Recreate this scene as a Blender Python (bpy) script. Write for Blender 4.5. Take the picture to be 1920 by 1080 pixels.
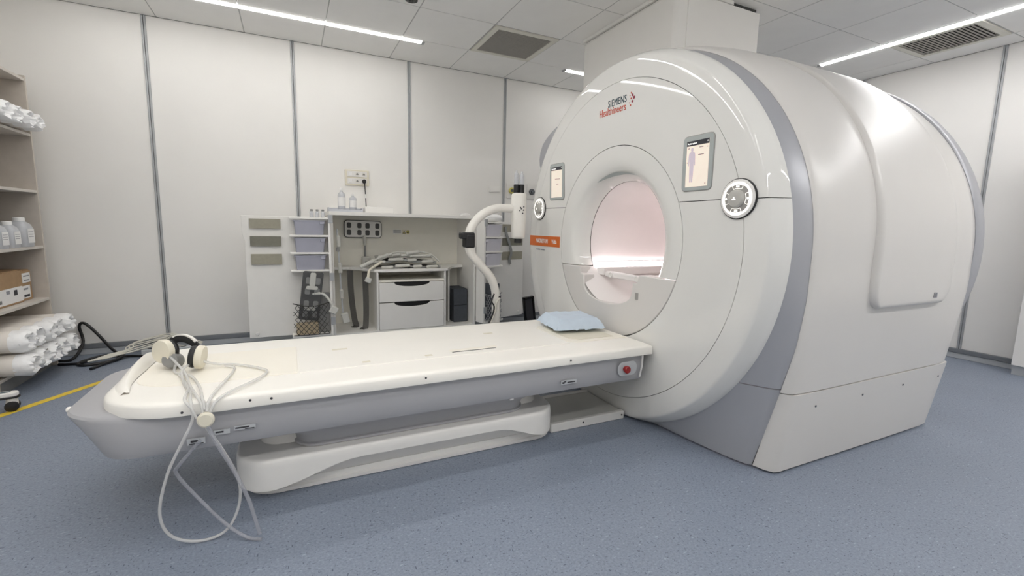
import bpy, bmesh, math, random
from mathutils import Matrix, Vector, noise

# ------------------------------------------------------------------ basics
S = 0.88                      # measuring unit -> metres
PI = math.pi
rnd = random.Random(7)
sc = bpy.context.scene
col = sc.collection
for o in list(bpy.data.objects):
    bpy.data.objects.remove(o)

# ------------------------------------------------------------------ camera
F = 857.05
yaw, pitch, roll = (math.radians(a) for a in (25.872, 7.748, 1.238))
fw = Vector((math.sin(yaw)*math.cos(pitch), math.cos(yaw)*math.cos(pitch), -math.sin(pitch)))
rt = Vector((math.cos(yaw), -math.sin(yaw), 0))
up = rt.cross(fw)
r2 = math.cos(roll)*rt + math.sin(roll)*up
u2 = -math.sin(roll)*rt + math.cos(roll)*up
cd = bpy.data.cameras.new('camera'); cam = bpy.data.objects.new('camera', cd); col.objects.link(cam)
M = Matrix((r2, u2, -fw)).transposed().to_4x4(); M.translation = Vector((0, 0, 1.25*S))
cam.matrix_world = M
cd.sensor_fit = 'HORIZONTAL'; cd.sensor_width = 36; cd.lens = F/1920*36
cd.clip_start = 0.02; cd.clip_end = 50
sc.camera = cam

# ------------------------------------------------------------------ light and exposure
w = bpy.data.worlds.new('room_dark'); sc.world = w; w.use_nodes = True
w.node_tree.nodes['Background'].inputs[0].default_value = (0.9, 0.95, 1, 1)
w.node_tree.nodes['Background'].inputs[1].default_value = 0.05
sc.view_settings.view_transform = 'Standard'; sc.view_settings.look = 'None'
sc.view_settings.exposure = 0.06; sc.view_settings.gamma = 1.0; sc.view_settings.use_curve_mapping = False
try:
    sc.cycles.use_denoising = True
    sc.cycles.max_bounces = 10; sc.cycles.diffuse_bounces = 6; sc.cycles.transparent_max_bounces = 12
    sc.cycles.sample_clamp_indirect = 6.0
except Exception:
    pass
LED_POWER = 30.0
LED_BACK = 18.0
LED_FILL_LEFT = 60.0  # fill strips added out of view behind the camera
LED_FILL_RIGHT = 92.0
LED_RIGHT = 43.0
BORE_POWER = 10.5

# ------------------------------------------------------------------ materials
def lin(c):
    return tuple(((v/255)/12.92 if v/255 <= .04045 else ((v/255+.055)/1.055)**2.4) for v in c)
MATS = {}
def mat(name, rgb, rough=.5, metal=0., coat=0., var=.03, scale=12., bump=0., bscale=150., alpha=1., emit=0., spec=.5, trans=0.):
    m = bpy.data.materials.new(name); m.use_nodes = True
    nt = m.node_tree; b = nt.nodes['Principled BSDF']; L = nt.links
    c = lin(rgb)
    tc = nt.nodes.new('ShaderNodeTexCoord')
    nz = nt.nodes.new('ShaderNodeTexNoise'); nz.inputs['Scale'].default_value = scale; nz.inputs['Detail'].default_value = 4
    L.new(tc.outputs['Object'], nz.inputs['Vector'])
    rp = nt.nodes.new('ShaderNodeValToRGB')
    rp.color_ramp.elements[0].position = .3; rp.color_ramp.elements[1].position = .7
    rp.color_ramp.elements[0].color = tuple(v*(1-var) for v in c)+(1,)
    rp.color_ramp.elements[1].color = tuple(min(1, v*(1+var)) for v in c)+(1,)
    L.new(nz.outputs['Fac'], rp.inputs['Fac']); L.new(rp.outputs['Color'], b.inputs['Base Color'])
    b.inputs['Roughness'].default_value = rough; b.inputs['Metallic'].default_value = metal
    b.inputs['Coat Weight'].default_value = coat; b.inputs['Coat Roughness'].default_value = .04
    b.inputs['Specular IOR Level'].default_value = spec
    b.inputs['Alpha'].default_value = alpha
    b.inputs['Transmission Weight'].default_value = trans
    if bump:
        n2 = nt.nodes.new('ShaderNodeTexNoise'); n2.inputs['Scale'].default_value = bscale; n2.inputs['Detail'].default_value = 3
        L.new(tc.outputs['Object'], n2.inputs['Vector'])
        bp = nt.nodes.new('ShaderNodeBump'); bp.inputs['Strength'].default_value = bump; bp.inputs['Distance'].default_value = .004
        L.new(n2.outputs['Fac'], bp.inputs['Height']); L.new(bp.outputs['Normal'], b.inputs['Normal'])
    if emit:
        L.new(rp.outputs['Color'], b.inputs['Emission Color']); b.inputs['Emission Strength'].default_value = emit
    MATS[name] = m
    return m

mat('wall', (240, 238, 234), .45, var=.012, scale=3, bump=.03, bscale=300)
mat('tile', (247, 246, 243), .8, var=.012, scale=6, bump=.06, bscale=400)
mat('grid', (186, 186, 184), .5)
mat('alu', (172, 174, 176), .45, metal=.2, var=.02)
mat('alu_dark', (128, 131, 136), .5, metal=.2)
mat('skirt', (190, 193, 196), .45, var=.03)
mat('gloss', (228, 227, 223), .035, coat=0., spec=.6, var=.006, scale=4)
mat('shell', (218, 215, 211), .3, var=.008, scale=3)
mat('bore', (238, 234, 232), .4, var=.006)
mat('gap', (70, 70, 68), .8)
mat('silver', (172, 173, 178), .36, metal=.2, var=.012, scale=4)
mat('tgrey', (172, 172, 175), .42, metal=.05, var=.015, scale=4)
mat('twhite', (246, 243, 236), .32, var=.012, scale=5)
mat('cream', (246, 241, 229), .4, var=.012, scale=5)
mat('plate', (205, 204, 198), .5, var=.03)
mat('white', (232, 230, 226), .4, var=.015)
mat('offwhite', (232, 229, 222), .4, var=.02)
mat('ivory', (226, 220, 202), .45, var=.02)
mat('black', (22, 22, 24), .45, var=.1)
mat('black_gloss', (16, 16, 18), .25, var=.1)
mat('orange', (212, 108, 44), .4, var=.02)
mat('navy', (48, 74, 84), .5)
mat('logo_orange', (200, 84, 60), .5)
mat('logo_red', (150, 50, 70), .5)
mat('frame_grey', (172, 178, 176), .35)
mat('screen', (226, 214, 200), .3, var=.02, scale=30, emit=.45)
mat('screen_fig', (196, 186, 196), .4, emit=.3)
mat('screen_bar', (44, 46, 54), .3)
mat('screen_text', (232, 230, 228), .4, emit=.6)
mat('screen_ink', (150, 140, 138), .4)
mat('ring_light', (255, 252, 246), .4, emit=.75, var=0)
mat('dial', (186, 184, 178), .3, var=.02)
mat('dial_plate', (170, 168, 164), .35, metal=.4)
mat('laminate', (238, 236, 231), .4, var=.012)
mat('cab_inside', (240, 237, 226), .5, var=.015)
mat('shelf_wood', (196, 188, 178), .55, var=.04, scale=20)
mat('shelf_edge', (204, 198, 190), .5, var=.03)
mat('paperlabel', (160, 156, 140), .7, var=.05, scale=60)
mat('paperlabel_dark', (126, 124, 112), .7, var=.05, scale=60)
mat('bin', (172, 173, 186), .35, alpha=.93, var=.05, scale=9)
mat('bin_light', (214, 212, 220), .35, var=.04, scale=9)
mat('coil_dark', (84, 84, 84), .7, var=.1, scale=40)
mat('coil_mid', (140, 140, 138), .7, var=.06, scale=40)
mat('coil_light', (206, 205, 198), .55, var=.04)
mat('strap', (92, 90, 86), .85, var=.1, scale=80)
mat('strap_grey', (150, 152, 150), .8, var=.06, scale=80)
mat('foam', (70, 74, 80), .8, var=.08, scale=40)
mat('net', (60, 58, 56), .8)
mat('net_light', (150, 150, 152), .7)
mat('cardboard', (166, 136, 102), .8, var=.07, scale=20)
mat('cardboard_light', (196, 180, 150), .8, var=.05, scale=20)
mat('paper', (236, 235, 233), .7, var=.02)
mat('ink', (60, 60, 64), .7)
mat('ink_light', (150, 150, 154), .7)
mat('pe_bottle', (214, 216, 220), .3, alpha=.75, var=.03)
mat('wrap', (250, 250, 250), .32, var=.05, scale=35, bump=.25, bscale=60)
mat('roll_paper', (236, 230, 222), .6, var=.02)
mat('blue_pad', (198, 212, 226), .75, var=.03, scale=18, bump=.25, bscale=14)
mat('tube', (226, 226, 224), .15, alpha=.5, var=.01)
mat('tube_dark', (176, 178, 186), .15, alpha=.42, var=.01)
mat('cable_white', (214, 211, 200), .5, var=.03)
mat('yellow', (224, 194, 62), .6, var=.08, scale=40)
mat('red', (150, 30, 30), .35)
mat('vent_dark', (30, 29, 28), .9)
mat('vent_slat', (176, 172, 164), .5)
mat('vent_frame', (226, 224, 212), .45)
mat('gas_yellow', (206, 196, 110), .4)
mat('gas_grey', (104, 108, 112), .4, metal=.4)
mat('smudge', (178, 176, 172), .8)
mat('steel', (190, 190, 192), .3, metal=.7)
mat('plug_cup', (196, 198, 204), .35)

def led_mat(name, rgb, p):
    m = bpy.data.materials.new(name); m.use_nodes = True
    nt = m.node_tree; b = nt.nodes['Principled BSDF']
    b.inputs['Base Color'].default_value = (.9, .9, .9, 1)
    b.inputs['Emission Color'].default_value = tuple(rgb)+(1,); b.inputs['Emission Strength'].default_value = p
    MATS[name] = m
led_mat('led', (1, .98, .955), LED_POWER)
led_mat('led_back', (1, .98, .95), LED_BACK)
led_mat('led_fill_left', (1, .985, .965), LED_FILL_LEFT)
led_mat('led_fill_right', (1, .985, .97), LED_FILL_RIGHT)
led_mat('led_right', (1, .985, .98), LED_RIGHT)
led_mat('bore_led', (1, .84, .87), BORE_POWER)

def floor_mat():
    m = bpy.data.materials.new('floor_vinyl'); m.use_nodes = True
    nt = m.node_tree; b = nt.nodes['Principled BSDF']; L = nt.links; N = nt.nodes.new
    tc = N('ShaderNodeTexCoord')
    base = N('ShaderNodeTexNoise'); base.inputs['Scale'].default_value = 120; base.inputs['Detail'].default_value = 6; base.inputs['Roughness'].default_value = .7
    L.new(tc.outputs['Object'], base.inputs['Vector'])
    r1 = N('ShaderNodeValToRGB'); e = r1.color_ramp.elements
    e[0].position = .33; e[0].color = lin((120, 129, 144))+(1,)
    e[1].position = .68; e[1].color = lin((150, 160, 176))+(1,)
    L.new(base.outputs['Fac'], r1.inputs['Fac'])
    big = N('ShaderNodeTexNoise'); big.inputs['Scale'].default_value = 2.2; big.inputs['Detail'].default_value = 3
    L.new(tc.outputs['Object'], big.inputs['Vector'])
    mx0 = N('ShaderNodeMixRGB'); mx0.blend_type = 'MULTIPLY'; mx0.inputs[0].default_value = .18
    L.new(r1.outputs['Color'], mx0.inputs[1]); L.new(big.outputs['Fac'], mx0.inputs[2])
    # small dark and light flecks, stretched
    def fleck(scale, rot, lo, hi, colr, prev, sx=1, sy=3):
        mp = N('ShaderNodeMapping'); mp.inputs['Rotation'].default_value = (0, 0, rot); mp.inputs['Scale'].default_value = (sx, sy, 1)
        L.new(tc.outputs['Object'], mp.inputs['Vector'])
        n = N('ShaderNodeTexNoise'); n.inputs['Scale'].default_value = scale; n.inputs['Detail'].default_value = 1
        L.new(mp.outputs['Vector'], n.inputs['Vector'])
        r = N('ShaderNodeValToRGB'); r.color_ramp.elements[0].position = lo; r.color_ramp.elements[1].position = hi
        L.new(n.outputs['Fac'], r.inputs['Fac'])
        mx = N('ShaderNodeMixRGB'); mx.inputs[2].default_value = lin(colr)+(1,)
        L.new(r.outputs['Color'], mx.inputs[0]); L.new(prev, mx.inputs[1])
        return mx.outputs['Color']
    c = fleck(58, .5, .67, .71, (86, 93, 110), mx0.outputs['Color'])
    c = fleck(46, 1.7, .69, .73, (86, 93, 110), c, 3, 1)
    c = fleck(44, 2.3, .68, .74, (156, 165, 180), c)
    L.new(c, b.inputs['Base Color'])
    b.inputs['Roughness'].default_value = .42
    bp = N('ShaderNodeBump'); bp.inputs['Strength'].default_value = .05
    L.new(base.outputs['Fac'], bp.inputs['Height']); L.new(bp.outputs['Normal'], b.inputs['Normal'])
    MATS['floor'] = m
floor_mat()

# ------------------------------------------------------------------ mesh helpers
def box(bm, x0, x1, y0, y1, z0, z1, rot=None, about=None):
    vs = [bm.verts.new((x, y, z)) for z in (z0, z1) for y in (y0, y1) for x in (x0, x1)]
    for f in ((0, 2, 3, 1), (4, 5, 7, 6), (0, 1, 5, 4), (2, 6, 7, 3), (0, 4, 6, 2), (1, 3, 7, 5)):
        bm.faces.new([vs[i] for i in f])
    if rot is not None:
        c = Vector(about) if about else Vector(((x0+x1)/2, (y0+y1)/2, (z0+z1)/2))
        for v in vs: v.co = c + rot @ (v.co - c)
    return vs
def smooth_path(pts, n=8, closed=False):
    P = [Vector(p) for p in pts]; out = []
    m = len(P)
    for i in range(m if closed else m-1):
        if closed: a, b, c, d = P[(i-1) % m], P[i], P[(i+1) % m], P[(i+2) % m]
        else: a, b, c, d = P[max(i-1, 0)], P[i], P[i+1], P[min(i+2, m-1)]
        for k in range(n):
            t = k/n
            out.append(.5*((2*b) + (c-a)*t + (2*a-5*b+4*c-d)*t*t + (3*b-a-3*c+d)*t**3))
    if not closed: out.append(P[-1])
    return out
def tube(bm, pts, r, k=8, closed=False, cap=True):
    P = [Vector(p) for p in pts]; n = len(P); rings = []
    R = r if isinstance(r, (list, tuple)) else [r]*n
    prev = None
    for i in range(n):
        if closed: t = (P[(i+1) % n]-P[i-1])
        else: t = P[min(i+1, n-1)]-P[max(i-1, 0)]
        if t.length < 1e-9: t = Vector((0, 0, 1))
        t.normalize()
        if prev is None:
            a = Vector((0, 0, 1)) if abs(t.z) < .9 else Vector((1, 0, 0))
            u = t.cross(a).normalized()
        else:
            u = (prev - t*prev.dot(t))
            u = u.normalized() if u.length > 1e-6 else t.orthogonal().normalized()
        prev = u; v = t.cross(u)
        rings.append([bm.verts.new(P[i] + R[i]*(math.cos(2*PI*j/k)*u + math.sin(2*PI*j/k)*v)) for j in range(k)])
    for i in range(n if closed else n-1):
        A, B = rings[i], rings[(i+1) % n]
        for j in range(k): bm.faces.new((A[j], A[(j+1) % k], B[(j+1) % k], B[j]))
    if cap and not closed:
        bm.faces.new(rings[0][::-1]); bm.faces.new(rings[-1])
def lathe(bm, prof, M4=None, k=24, cap0=True, cap1=True):
    """profile (radius, height) about z, then moved by M4"""
    rings = []
    for r, z in prof:
        rings.append([bm.verts.new((r*math.cos(2*PI*j/k), r*math.sin(2*PI*j/k), z)) for j in range(k)])
    for A, B in zip(rings, rings[1:]):
        for j in range(k): bm.faces.new((A[j], A[(j+1) % k], B[(j+1) % k], B[j]))
    if cap0: bm.faces.new(rings[0][::-1])
    if cap1: bm.faces.new(rings[-1])
    if M4 is not None:
        for rg in rings:
            for v in rg: v.co = M4 @ v.co
def prism(bm, pts, d, M4=None):
    """polygon (2D) extruded 0..d along local z, moved by M4"""
    A = [bm.verts.new((x, y, 0)) for x, y in pts]; B = [bm.verts.new((x, y, d)) for x, y in pts]
    n = len(pts)
    bm.faces.new(A[::-1]); bm.faces.new(B)
    for i in range(n): bm.faces.new((A[i], A[(i+1) % n], B[(i+1) % n], B[i]))
    if M4 is not None:
        for v in A+B: v.co = M4 @ v.co
def rrect(w, h, r, n=5, cx=0, cy=0):
    out = []
    for sx, sy, a0 in ((1, 1, 0), (-1, 1, 90), (-1, -1, 180), (1, -1, 270)):
        for i in range(n+1):
            a = math.radians(a0+90*i/n)
            out.append((cx+sx*(w/2-r)+r*math.cos(a), cy+sy*(h/2-r)+r*math.sin(a)))
    return out
def grid(bm, rows, closed=False):
    V = [[bm.verts.new(p) for p in r] for r in rows]
    for A, B in zip(V, V[1:]):
        n = len(A)
        for j in range(n if closed else n-1): bm.faces.new((A[j], A[(j+1) % n], B[(j+1) % n], B[j]))
    return V
def T(x, y, z): return Matrix.Translation((x, y, z))
def R(a, ax): return Matrix.Rotation(math.radians(a), 4, ax)
def frame(o, ex, ey):
    ex = Vector(ex).normalized(); ey = Vector(ey).normalized(); ez = ex.cross(ey)
    m = Matrix((ex, ey, ez)).transposed().to_4x4(); m.translation = Vector(o); return m

def thicken(bm, th):
    bm.normal_update()
    faces = bm.faces[:]; rim = [e for e in bm.edges if len(e.link_faces) == 1]
    new = {v: bm.verts.new(v.co - v.normal*th) for v in bm.verts[:]}
    for e in rim:
        f = e.link_faces[0]; a, b = e.verts
        for l in f.loops:
            if l.edge == e: a, b = l.vert, l.link_loop_next.vert
        bm.faces.new((b, a, new[a], new[b]))
    for f in faces: bm.faces.new([new[v] for v in f.verts][::-1])
def done(name, bm, m, parent=None, bevel=0., smooth=35, solid=0., label=None, kind=None, seg=2, out=None):
    bmesh.ops.remove_doubles(bm, verts=bm.verts, dist=1e-6)
    bmesh.ops.recalc_face_normals(bm, faces=bm.faces)
    if out is not None:                      # open surface: faces look away from this point
        ref = Vector(out); bm.normal_update()
        if sum((f.calc_center_median()-ref).dot(f.normal)*f.calc_area() for f in bm.faces) < 0:
            bmesh.ops.reverse_faces(bm, faces=bm.faces)
    if solid: thicken(bm, solid)
    bmesh.ops.scale(bm, verts=bm.verts, vec=(S, S, S))
    me = bpy.data.meshes.new(name); bm.to_mesh(me); bm.free()
    o = bpy.data.objects.new(name, me); col.objects.link(o)
    me.materials.append(MATS[m])
    if smooth:
        for p in me.polygons: p.use_smooth = True
        me.set_sharp_from_angle(angle=math.radians(smooth))
    if bevel:
        b = o.modifiers.new('edge', 'BEVEL'); b.width = bevel*S; b.segments = seg; b.limit_method = 'ANGLE'; b.angle_limit = math.radians(40)
        b.harden_normals = False
    if parent is not None:
        o.parent = parent; 
        o.matrix_parent_inverse = world_of(parent).inverted()
    if label: o['label'] = label
    if kind: o['kind'] = kind
    return o
def world_of(o):
    m = o.matrix_basis.copy()
    if o.parent is not None:
        m = world_of(o.parent) @ o.matrix_parent_inverse @ m
    return m
def tag(o, label, cat, group=None, kind=None):
    o['label'] = label; o['category'] = cat
    if group: o['group'] = group
    if kind: o['kind'] = kind
    return o
def thing(name, label, cat, loc=(0, 0, 0), group=None):
    o = bpy.data.objects.new(name, None); col.objects.link(o)
    o.location = Vector(loc)*S; o.empty_display_size = .1
    tag(o, label, cat, group); return o
def struct(o): o['kind'] = 'structure'; return o
def copy_tree(o, parent=None):
    c = o.copy(); col.objects.link(c)
    if parent is not None: c.parent = parent
    for ch in list(o.children): copy_tree(ch, c)
    return c
def B1(name, m, parent, *b, bevel=0., rot=None, about=None, label=None, smooth=35):
    bm = bmesh.new(); box(bm, *b, rot=rot, about=about); return done(name, bm, m, parent, bevel, smooth, label=label)
def text(name, s, size, m, M4, parent, spacing=1., depth=.001, shear=0., sx=1.):
    cu = bpy.data.curves.new(name, 'FONT'); cu.body = s; cu.size = size; cu.extrude = depth; cu.space_character = spacing; cu.shear = shear
    cu.resolution_u = 3
    o = bpy.data.objects.new(name, cu); col.objects.link(o)
    dg = bpy.context.evaluated_depsgraph_get()
    me = bpy.data.meshes.new_from_object(o.evaluated_get(dg))
    bpy.data.objects.remove(o); bpy.data.curves.remove(cu)
    bm = bmesh.new(); bm.from_mesh(me); bpy.data.meshes.remove(me)
    for v in bm.verts: v.co = M4 @ Vector((v.co.x*sx, v.co.y, v.co.z))
    return done(name, bm, m, parent, smooth=0)

# ================================================================== the room
XL, XR, YF, YB, ZC = -2.35, 6.13, -2.2, 5.34, 3.03
bm = bmesh.new(); box(bm, XL-.1, XR+.1, YF-.1, YB+.1, -.1, 0); struct(done('floor', bm, 'floor', smooth=0))
g = bmesh.new()
def ribbon(bm, a, b, wd, z):
    a, b = Vector(a), Vector(b); d = (b-a).normalized(); n = Vector((-d.y, d.x))*wd/2
    prism(bm, [tuple(a+n), tuple(b+n), tuple(b-n), tuple(a-n)][::-1], .0015, T(0, 0, z))
bm = bmesh.new(); ribbon(bm, (-2.3, 2.85), (-.98, 4.97), .058, .0003)
tag(done('floor_tape', bm, 'yellow', smooth=0), 'yellow marking tape stuck across the blue floor left of the table', 'floor tape')

def wall(name, bx, joints, axis, plane, lo, hi, sign):
    bm = bmesh.new(); box(bm, *bx); w_ = struct(done(name, bm, 'alu', smooth=0))
    js = [lo]+joints+[hi]; d = .03
    for a, b in zip(js, js[1:]):
        a2 = a+(.006 if a != lo else 0); b2 = b-(.006 if b != hi else 0)
        q = (a2, b2, plane, plane+sign*d, .1, ZC) if axis == 'x' else (plane, plane+sign*d, a2, b2, .1, ZC)
        q = (q[0], q[1], min(q[2], q[3]), max(q[2], q[3]), q[4], q[5]) if axis == 'x' else (min(q[0], q[1]), max(q[0], q[1]), q[2], q[3], q[4], q[5])
        B1('wall_panel', 'wall', w_, *q, bevel=.003)
    for j in joints:
        for off in (-.0095, .0095):
            q = (j+off-.008, j+off+.008, plane-.012, plane+.004, .1, ZC) if axis == 'x' else (plane-.012 if sign > 0 else plane-.004, plane+.004 if sign > 0 else plane+.012, j+off-.008, j+off+.008, .1, ZC)
            B1('joint_strip', 'alu', w_, *q, bevel=.003)
    return w_
wb = wall('wall_back', (XL-.1, XR+.1, YB+.03, YB+.13, -.1, ZC+.1), [-1.10, .089, 1.258, 2.439, 3.62, 4.80], 'x', YB, XL, XR, 1)
wr = wall('wall_right', (XR+.03, XR+.13, YF-.1, YB+.1, -.1, ZC+.1), [-1.43, -.25, .93, 2.11, 3.29, 4.47], 'y', XR, YF, YB, 1)
bm = bmesh.new(); box(bm, XL-.1, XL, YF-.1, YB+.1, -.1, ZC+.1); struct(done('wall_left', bm, 'wall', smooth=0))
bm = bmesh.new(); box(bm, XL-.1, XR+.1, YF-.1, YF, -.1, ZC+.1); struct(done('wall_front', bm, 'wall', smooth=0))
bb = bmesh.new(); box(bb, XL, XR, YB-.012, YB+.03, 0, .055); bb = struct(done('baseboard_back', bb, 'skirt', bevel=.004))
B1('cover_strip', 'alu_dark', bb, XL, XR, YB-.02, YB+.03, .055, .1, bevel=.004)
bb = bmesh.new(); box(bb, XR-.012, XR+.03, YF, YB-.03, 0, .055); bb = struct(done('baseboard_right', bb, 'skirt', bevel=.004))
B1('cover_strip', 'alu_dark', bb, XR-.02, XR+.03, YF, YB-.03, .055, .1, bevel=.004)

# ceiling: slab, grid bars, tiles laid one by one
bm = bmesh.new(); box(bm, XL-.1, XR+.1, YF-.1, YB+.1, ZC+.03, ZC+.1); ceil = struct(done('ceiling', bm, 'tile', smooth=0))
GX = [-1.004+.683*k for k in range(-2, 11)]; GX = [x for x in GX if XL < x < XR]
GY = [4.70-.683*k for k in range(0, 11)]; GY = [y for y in GY if YF < y < YB][::-1]
for x in GX: B1('grid_bar', 'grid', ceil, x-.011, x+.011, YF, YB, ZC+.003, ZC+.03)
for y in GY: B1('grid_bar', 'grid', ceil, XL, XR, y-.011, y+.011, ZC+.0035, ZC+.03)
vents = [(1.728, 4.017), (5.143, 1.968)]
xs = [XL]+GX+[XR]; ys = [YF]+GY+[YB]
shared = {}
for x0, x1 in zip(xs, xs[1:]):
    for y0, y1 in zip(ys, ys[1:]):
        if any(abs(x0-vx) < .05 and abs(y0-vy) < .05 for vx, vy in vents): continue
        key = (round(x1-x0, 3), round(y1-y0, 3)); gp = .0045
        if key not in shared:
            bm = bmesh.new(); box(bm, gp, key[0]-gp, gp, key[1]-gp, 0, .02)
            o = done('ceiling_tile', bm, 'tile', ceil, bevel=.002); shared[key] = o
        else:
            o = shared[key].copy(); col.objects.link(o)
        o.location = (x0*S, y0*S, ZC*S)

def make_vent(x0, y0, label, w_=.659, o_=.012):
    t = thing('ceiling_vent', label, 'vent', (x0+.34, y0+.34, ZC-.006), 'ceiling vents')
    a, b, c, d = x0+o_, x0+o_+w_, y0+.012, y0+.671; f = .05
    bm = bmesh.new()
    for q in ((a, b, c, c+f), (a, b, d-f, d), (a, a+f, c+f, d-f), (b-f, b, c+f, d-f)): box(bm, *q, ZC-.008, ZC+.012)
    done('frame', bm, 'vent_frame', t, bevel=.002)
    B1('backing', 'vent_dark', t, a+f, b-f, c+f, d-f, ZC+.016, ZC+.022)
    n = 20
    for i in range(n):
        y = c+f+.012+(d-c-2*f-.024)*i/(n-1)
        B1('slat', 'vent_slat', t, a+f, b-f, y-.0052, y+.0052, ZC-.001, ZC+.001, rot=Matrix.Rotation(math.radians(-50), 3, 'X'))
    return t
make_vent(*vents[0], 'square ceiling vent grille left of the boxed duct')
make_vent(*vents[1], 'ceiling vent grille beside the right light strip', .575, .095)
B1('infill_strip', 'tile', ceil, vents[1][0]+.006, vents[1][0]+.093, vents[1][1]+.005, vents[1][1]+.678, ZC, ZC+.02)

def led(m_, a, b, label):
    (x0, y0), (x1, y1) = a, b; cx, cy = (x0+x1)/2, (y0+y1)/2
    t = thing('led_strip', label, 'light', (cx, cy, ZC), 'ceiling light strips')
    h = .027
    if abs(x1-x0) > abs(y1-y0):
        B1('diffuser', m_, t, x0+.03, x1-.03, y0-h, y0+h, ZC-.006, ZC-.002)
        for p in (x0, x1-.03): B1('end_cap', 'alu', t, p, p+.03, y0-h-.002, y0+h+.002, ZC-.015, ZC-.001, bevel=.002)
    else:
        B1('diffuser', m_, t, x0-h, x0+h, y0+.03, y1-.03, ZC-.006, ZC-.002)
        for p in (y0, y1-.03): B1('end_cap', 'alu', t, x0-h-.002, x0+h+.002, p, p+.03, ZC-.015, ZC-.001, bevel=.002)
led('led_back', (-1.69, 4.735), (1.27, 4.735), 'long white light strip on the ceiling above the back cabinet')
led('led_back', (2.885, 4.735), (5.0, 4.735), 'light strip end peeking out left of the boxed duct')
led('led_right', (5.2, -1.2), (5.2, 3.27), 'long light strip on the ceiling along the right wall')
led('led', (-1.69, 3.351), (1.27, 3.351), 'light strip on the ceiling above the table')
led('led', (-1.69, 1.985), (1.27, 1.985), 'light strip on the ceiling between camera and table')
led('led_fill_left', (-1.69, -.75), (1.27, -.75), 'unseen fill strip added on the ceiling behind the photographer, left')  # added fill, unseen, evens out the room's brightness
led('led_fill_right', (2.6, -.75), (4.9, -.75), 'unseen fill strip added on the ceiling behind the photographer, right')  # added fill, unseen, brightens scanner side and right floor
led('led', (-1.69, .62), (1.27, .62), 'light strip on the ceiling over the photographer')

bm = bmesh.new(); lathe(bm, [(.05, 0), (.05, -.006), (.02, -.01), (.016, -.02)], T(.95, 3.92, ZC-.0005), 16)
tag(done('sprinkler', bm, 'black'), 'small dark ceiling sprinkler at the top of the picture', 'sprinkler')


# boxed duct rising from the scanner to the ceiling
t = thing('duct_box', 'white boxed duct rising from behind the scanner to the ceiling', 'duct', (3.06, 3.32, 2.47))
B1('casing', 'wall', t, 2.61, 3.51, 2.73, 3.92, 2.47, ZC-.03, bevel=.03)
B1('shadow_gap', 'gap', t, 2.63, 3.49, 2.75, 3.90, ZC-.031, ZC-.0005)  # dark box painted in for the shadow between duct and ceiling
B1('trim_frame', 'wall', t, 2.605, 3.20, 2.725, 3.925, ZC-.03, ZC-.001, bevel=.003)
B1('cover_panel', 'wall', t, 2.722, 3.502, 2.724, 2.735, 2.49, ZC-.036, bevel=.002)

# ================================================================== MRI scanner
YC, ZK = 2.515, 1.15      # table and body axis
YG = 2.535               # axis of the round front cover
mri = thing('mri_scanner', 'large white and silver scanner with a round front cover and lit tunnel', 'scanner', (2.9, YC, 0))
FR = [(1.972, .642), (1.962, .75), (1.956, .85), (1.9535, .95), (1.9535, 1.0365), (1.954, 1.0395), (1.9565, 1.08), (1.960, 1.12), (1.963, 1.152), (1.966, 1.162), (1.972, 1.169), (2.0, 1.187), (2.025, 1.200), (2.04, 1.206), (2.06, 1.208)]
def face_x(r):
    for (x0, a), (x1, b) in zip(FR, FR[1:]):
        if a <= r <= b: return x0+(x1-x0)*(r-a)/(b-a)
    return 1.95
def ring_surface(prof, n=128, t0=0, t1=360, zc=ZK, yc=YG):
    bm = bmesh.new(); closed = abs(t1-t0) >= 360
    rows = []
    for x, r in prof:
        m_ = n if closed else n+1
        row = []
        for j in range(m_):
            a = math.radians(t0+(t1-t0)*j/n)
            row.append((x, yc-r*math.cos(a), max(.012, zc+r*math.sin(a))))
        rows.append(row)
    grid(bm, rows, closed); return bm
def cut(bm, co, no, keep='inner'):
    bmesh.ops.bisect_plane(bm, geom=bm.verts[:]+bm.edges[:]+bm.faces[:], dist=1e-6, plane_co=co, plane_no=no, clear_outer=True)
ZS = 1.402; HG = .002
inner = FR[:5]; outer = FR[5:]
for nm, prof in (('inner_cover', inner), ('rim_cover', outer)):
    for up_ in (1, -1):
        bm = ring_surface(prof)
        cut(bm, (0, 0, ZS+up_*HG), (0, 0, -up_))
        done(nm, bm, 'gloss', mri, solid=.012, smooth=50, out=(3.0, YC, 1.0))
# dark backing behind the joints
bm = ring_surface([(1.988, .63), (1.970, .88), (1.969, 1.04), (1.99, 1.15), (2.03, 1.19)]); done('cover_frame', bm, 'gap', mri)
# funnel into the bore (upper part), bore tube, apron below
ZA = .962
FN = [(1.972, .638), (1.9735, .60), (1.9765, .555), (1.983, .515), (1.996, .485), (2.02, .46), (2.055, .438), (2.09, .423), (2.1, .418)]
bm = ring_surface(FN, 96); cut(bm, (0, 0, ZA), (0, 0, -1)); done('bore_funnel', bm, 'gloss', mri, solid=.01, smooth=60, out=(2.6, YC, 1.9))
BT = [(2.104, .417), (2.2, .408), (2.35, .402), (2.6, .40), (3.2, .40), (3.6, .41), (3.78, .47), (3.80, .60)]
bm = ring_surface(BT, 96); done('bore_tube', bm, 'bore', mri, smooth=60)
bm = ring_surface([(1.985, .432), (2.06, .41), (2.14, .394), (2.6, .392), (3.6, .392)], 96); cut(bm, (0, 0, .956), (0, 0, 1)); done('table_trough', bm, 'bore', mri, smooth=60)
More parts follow.
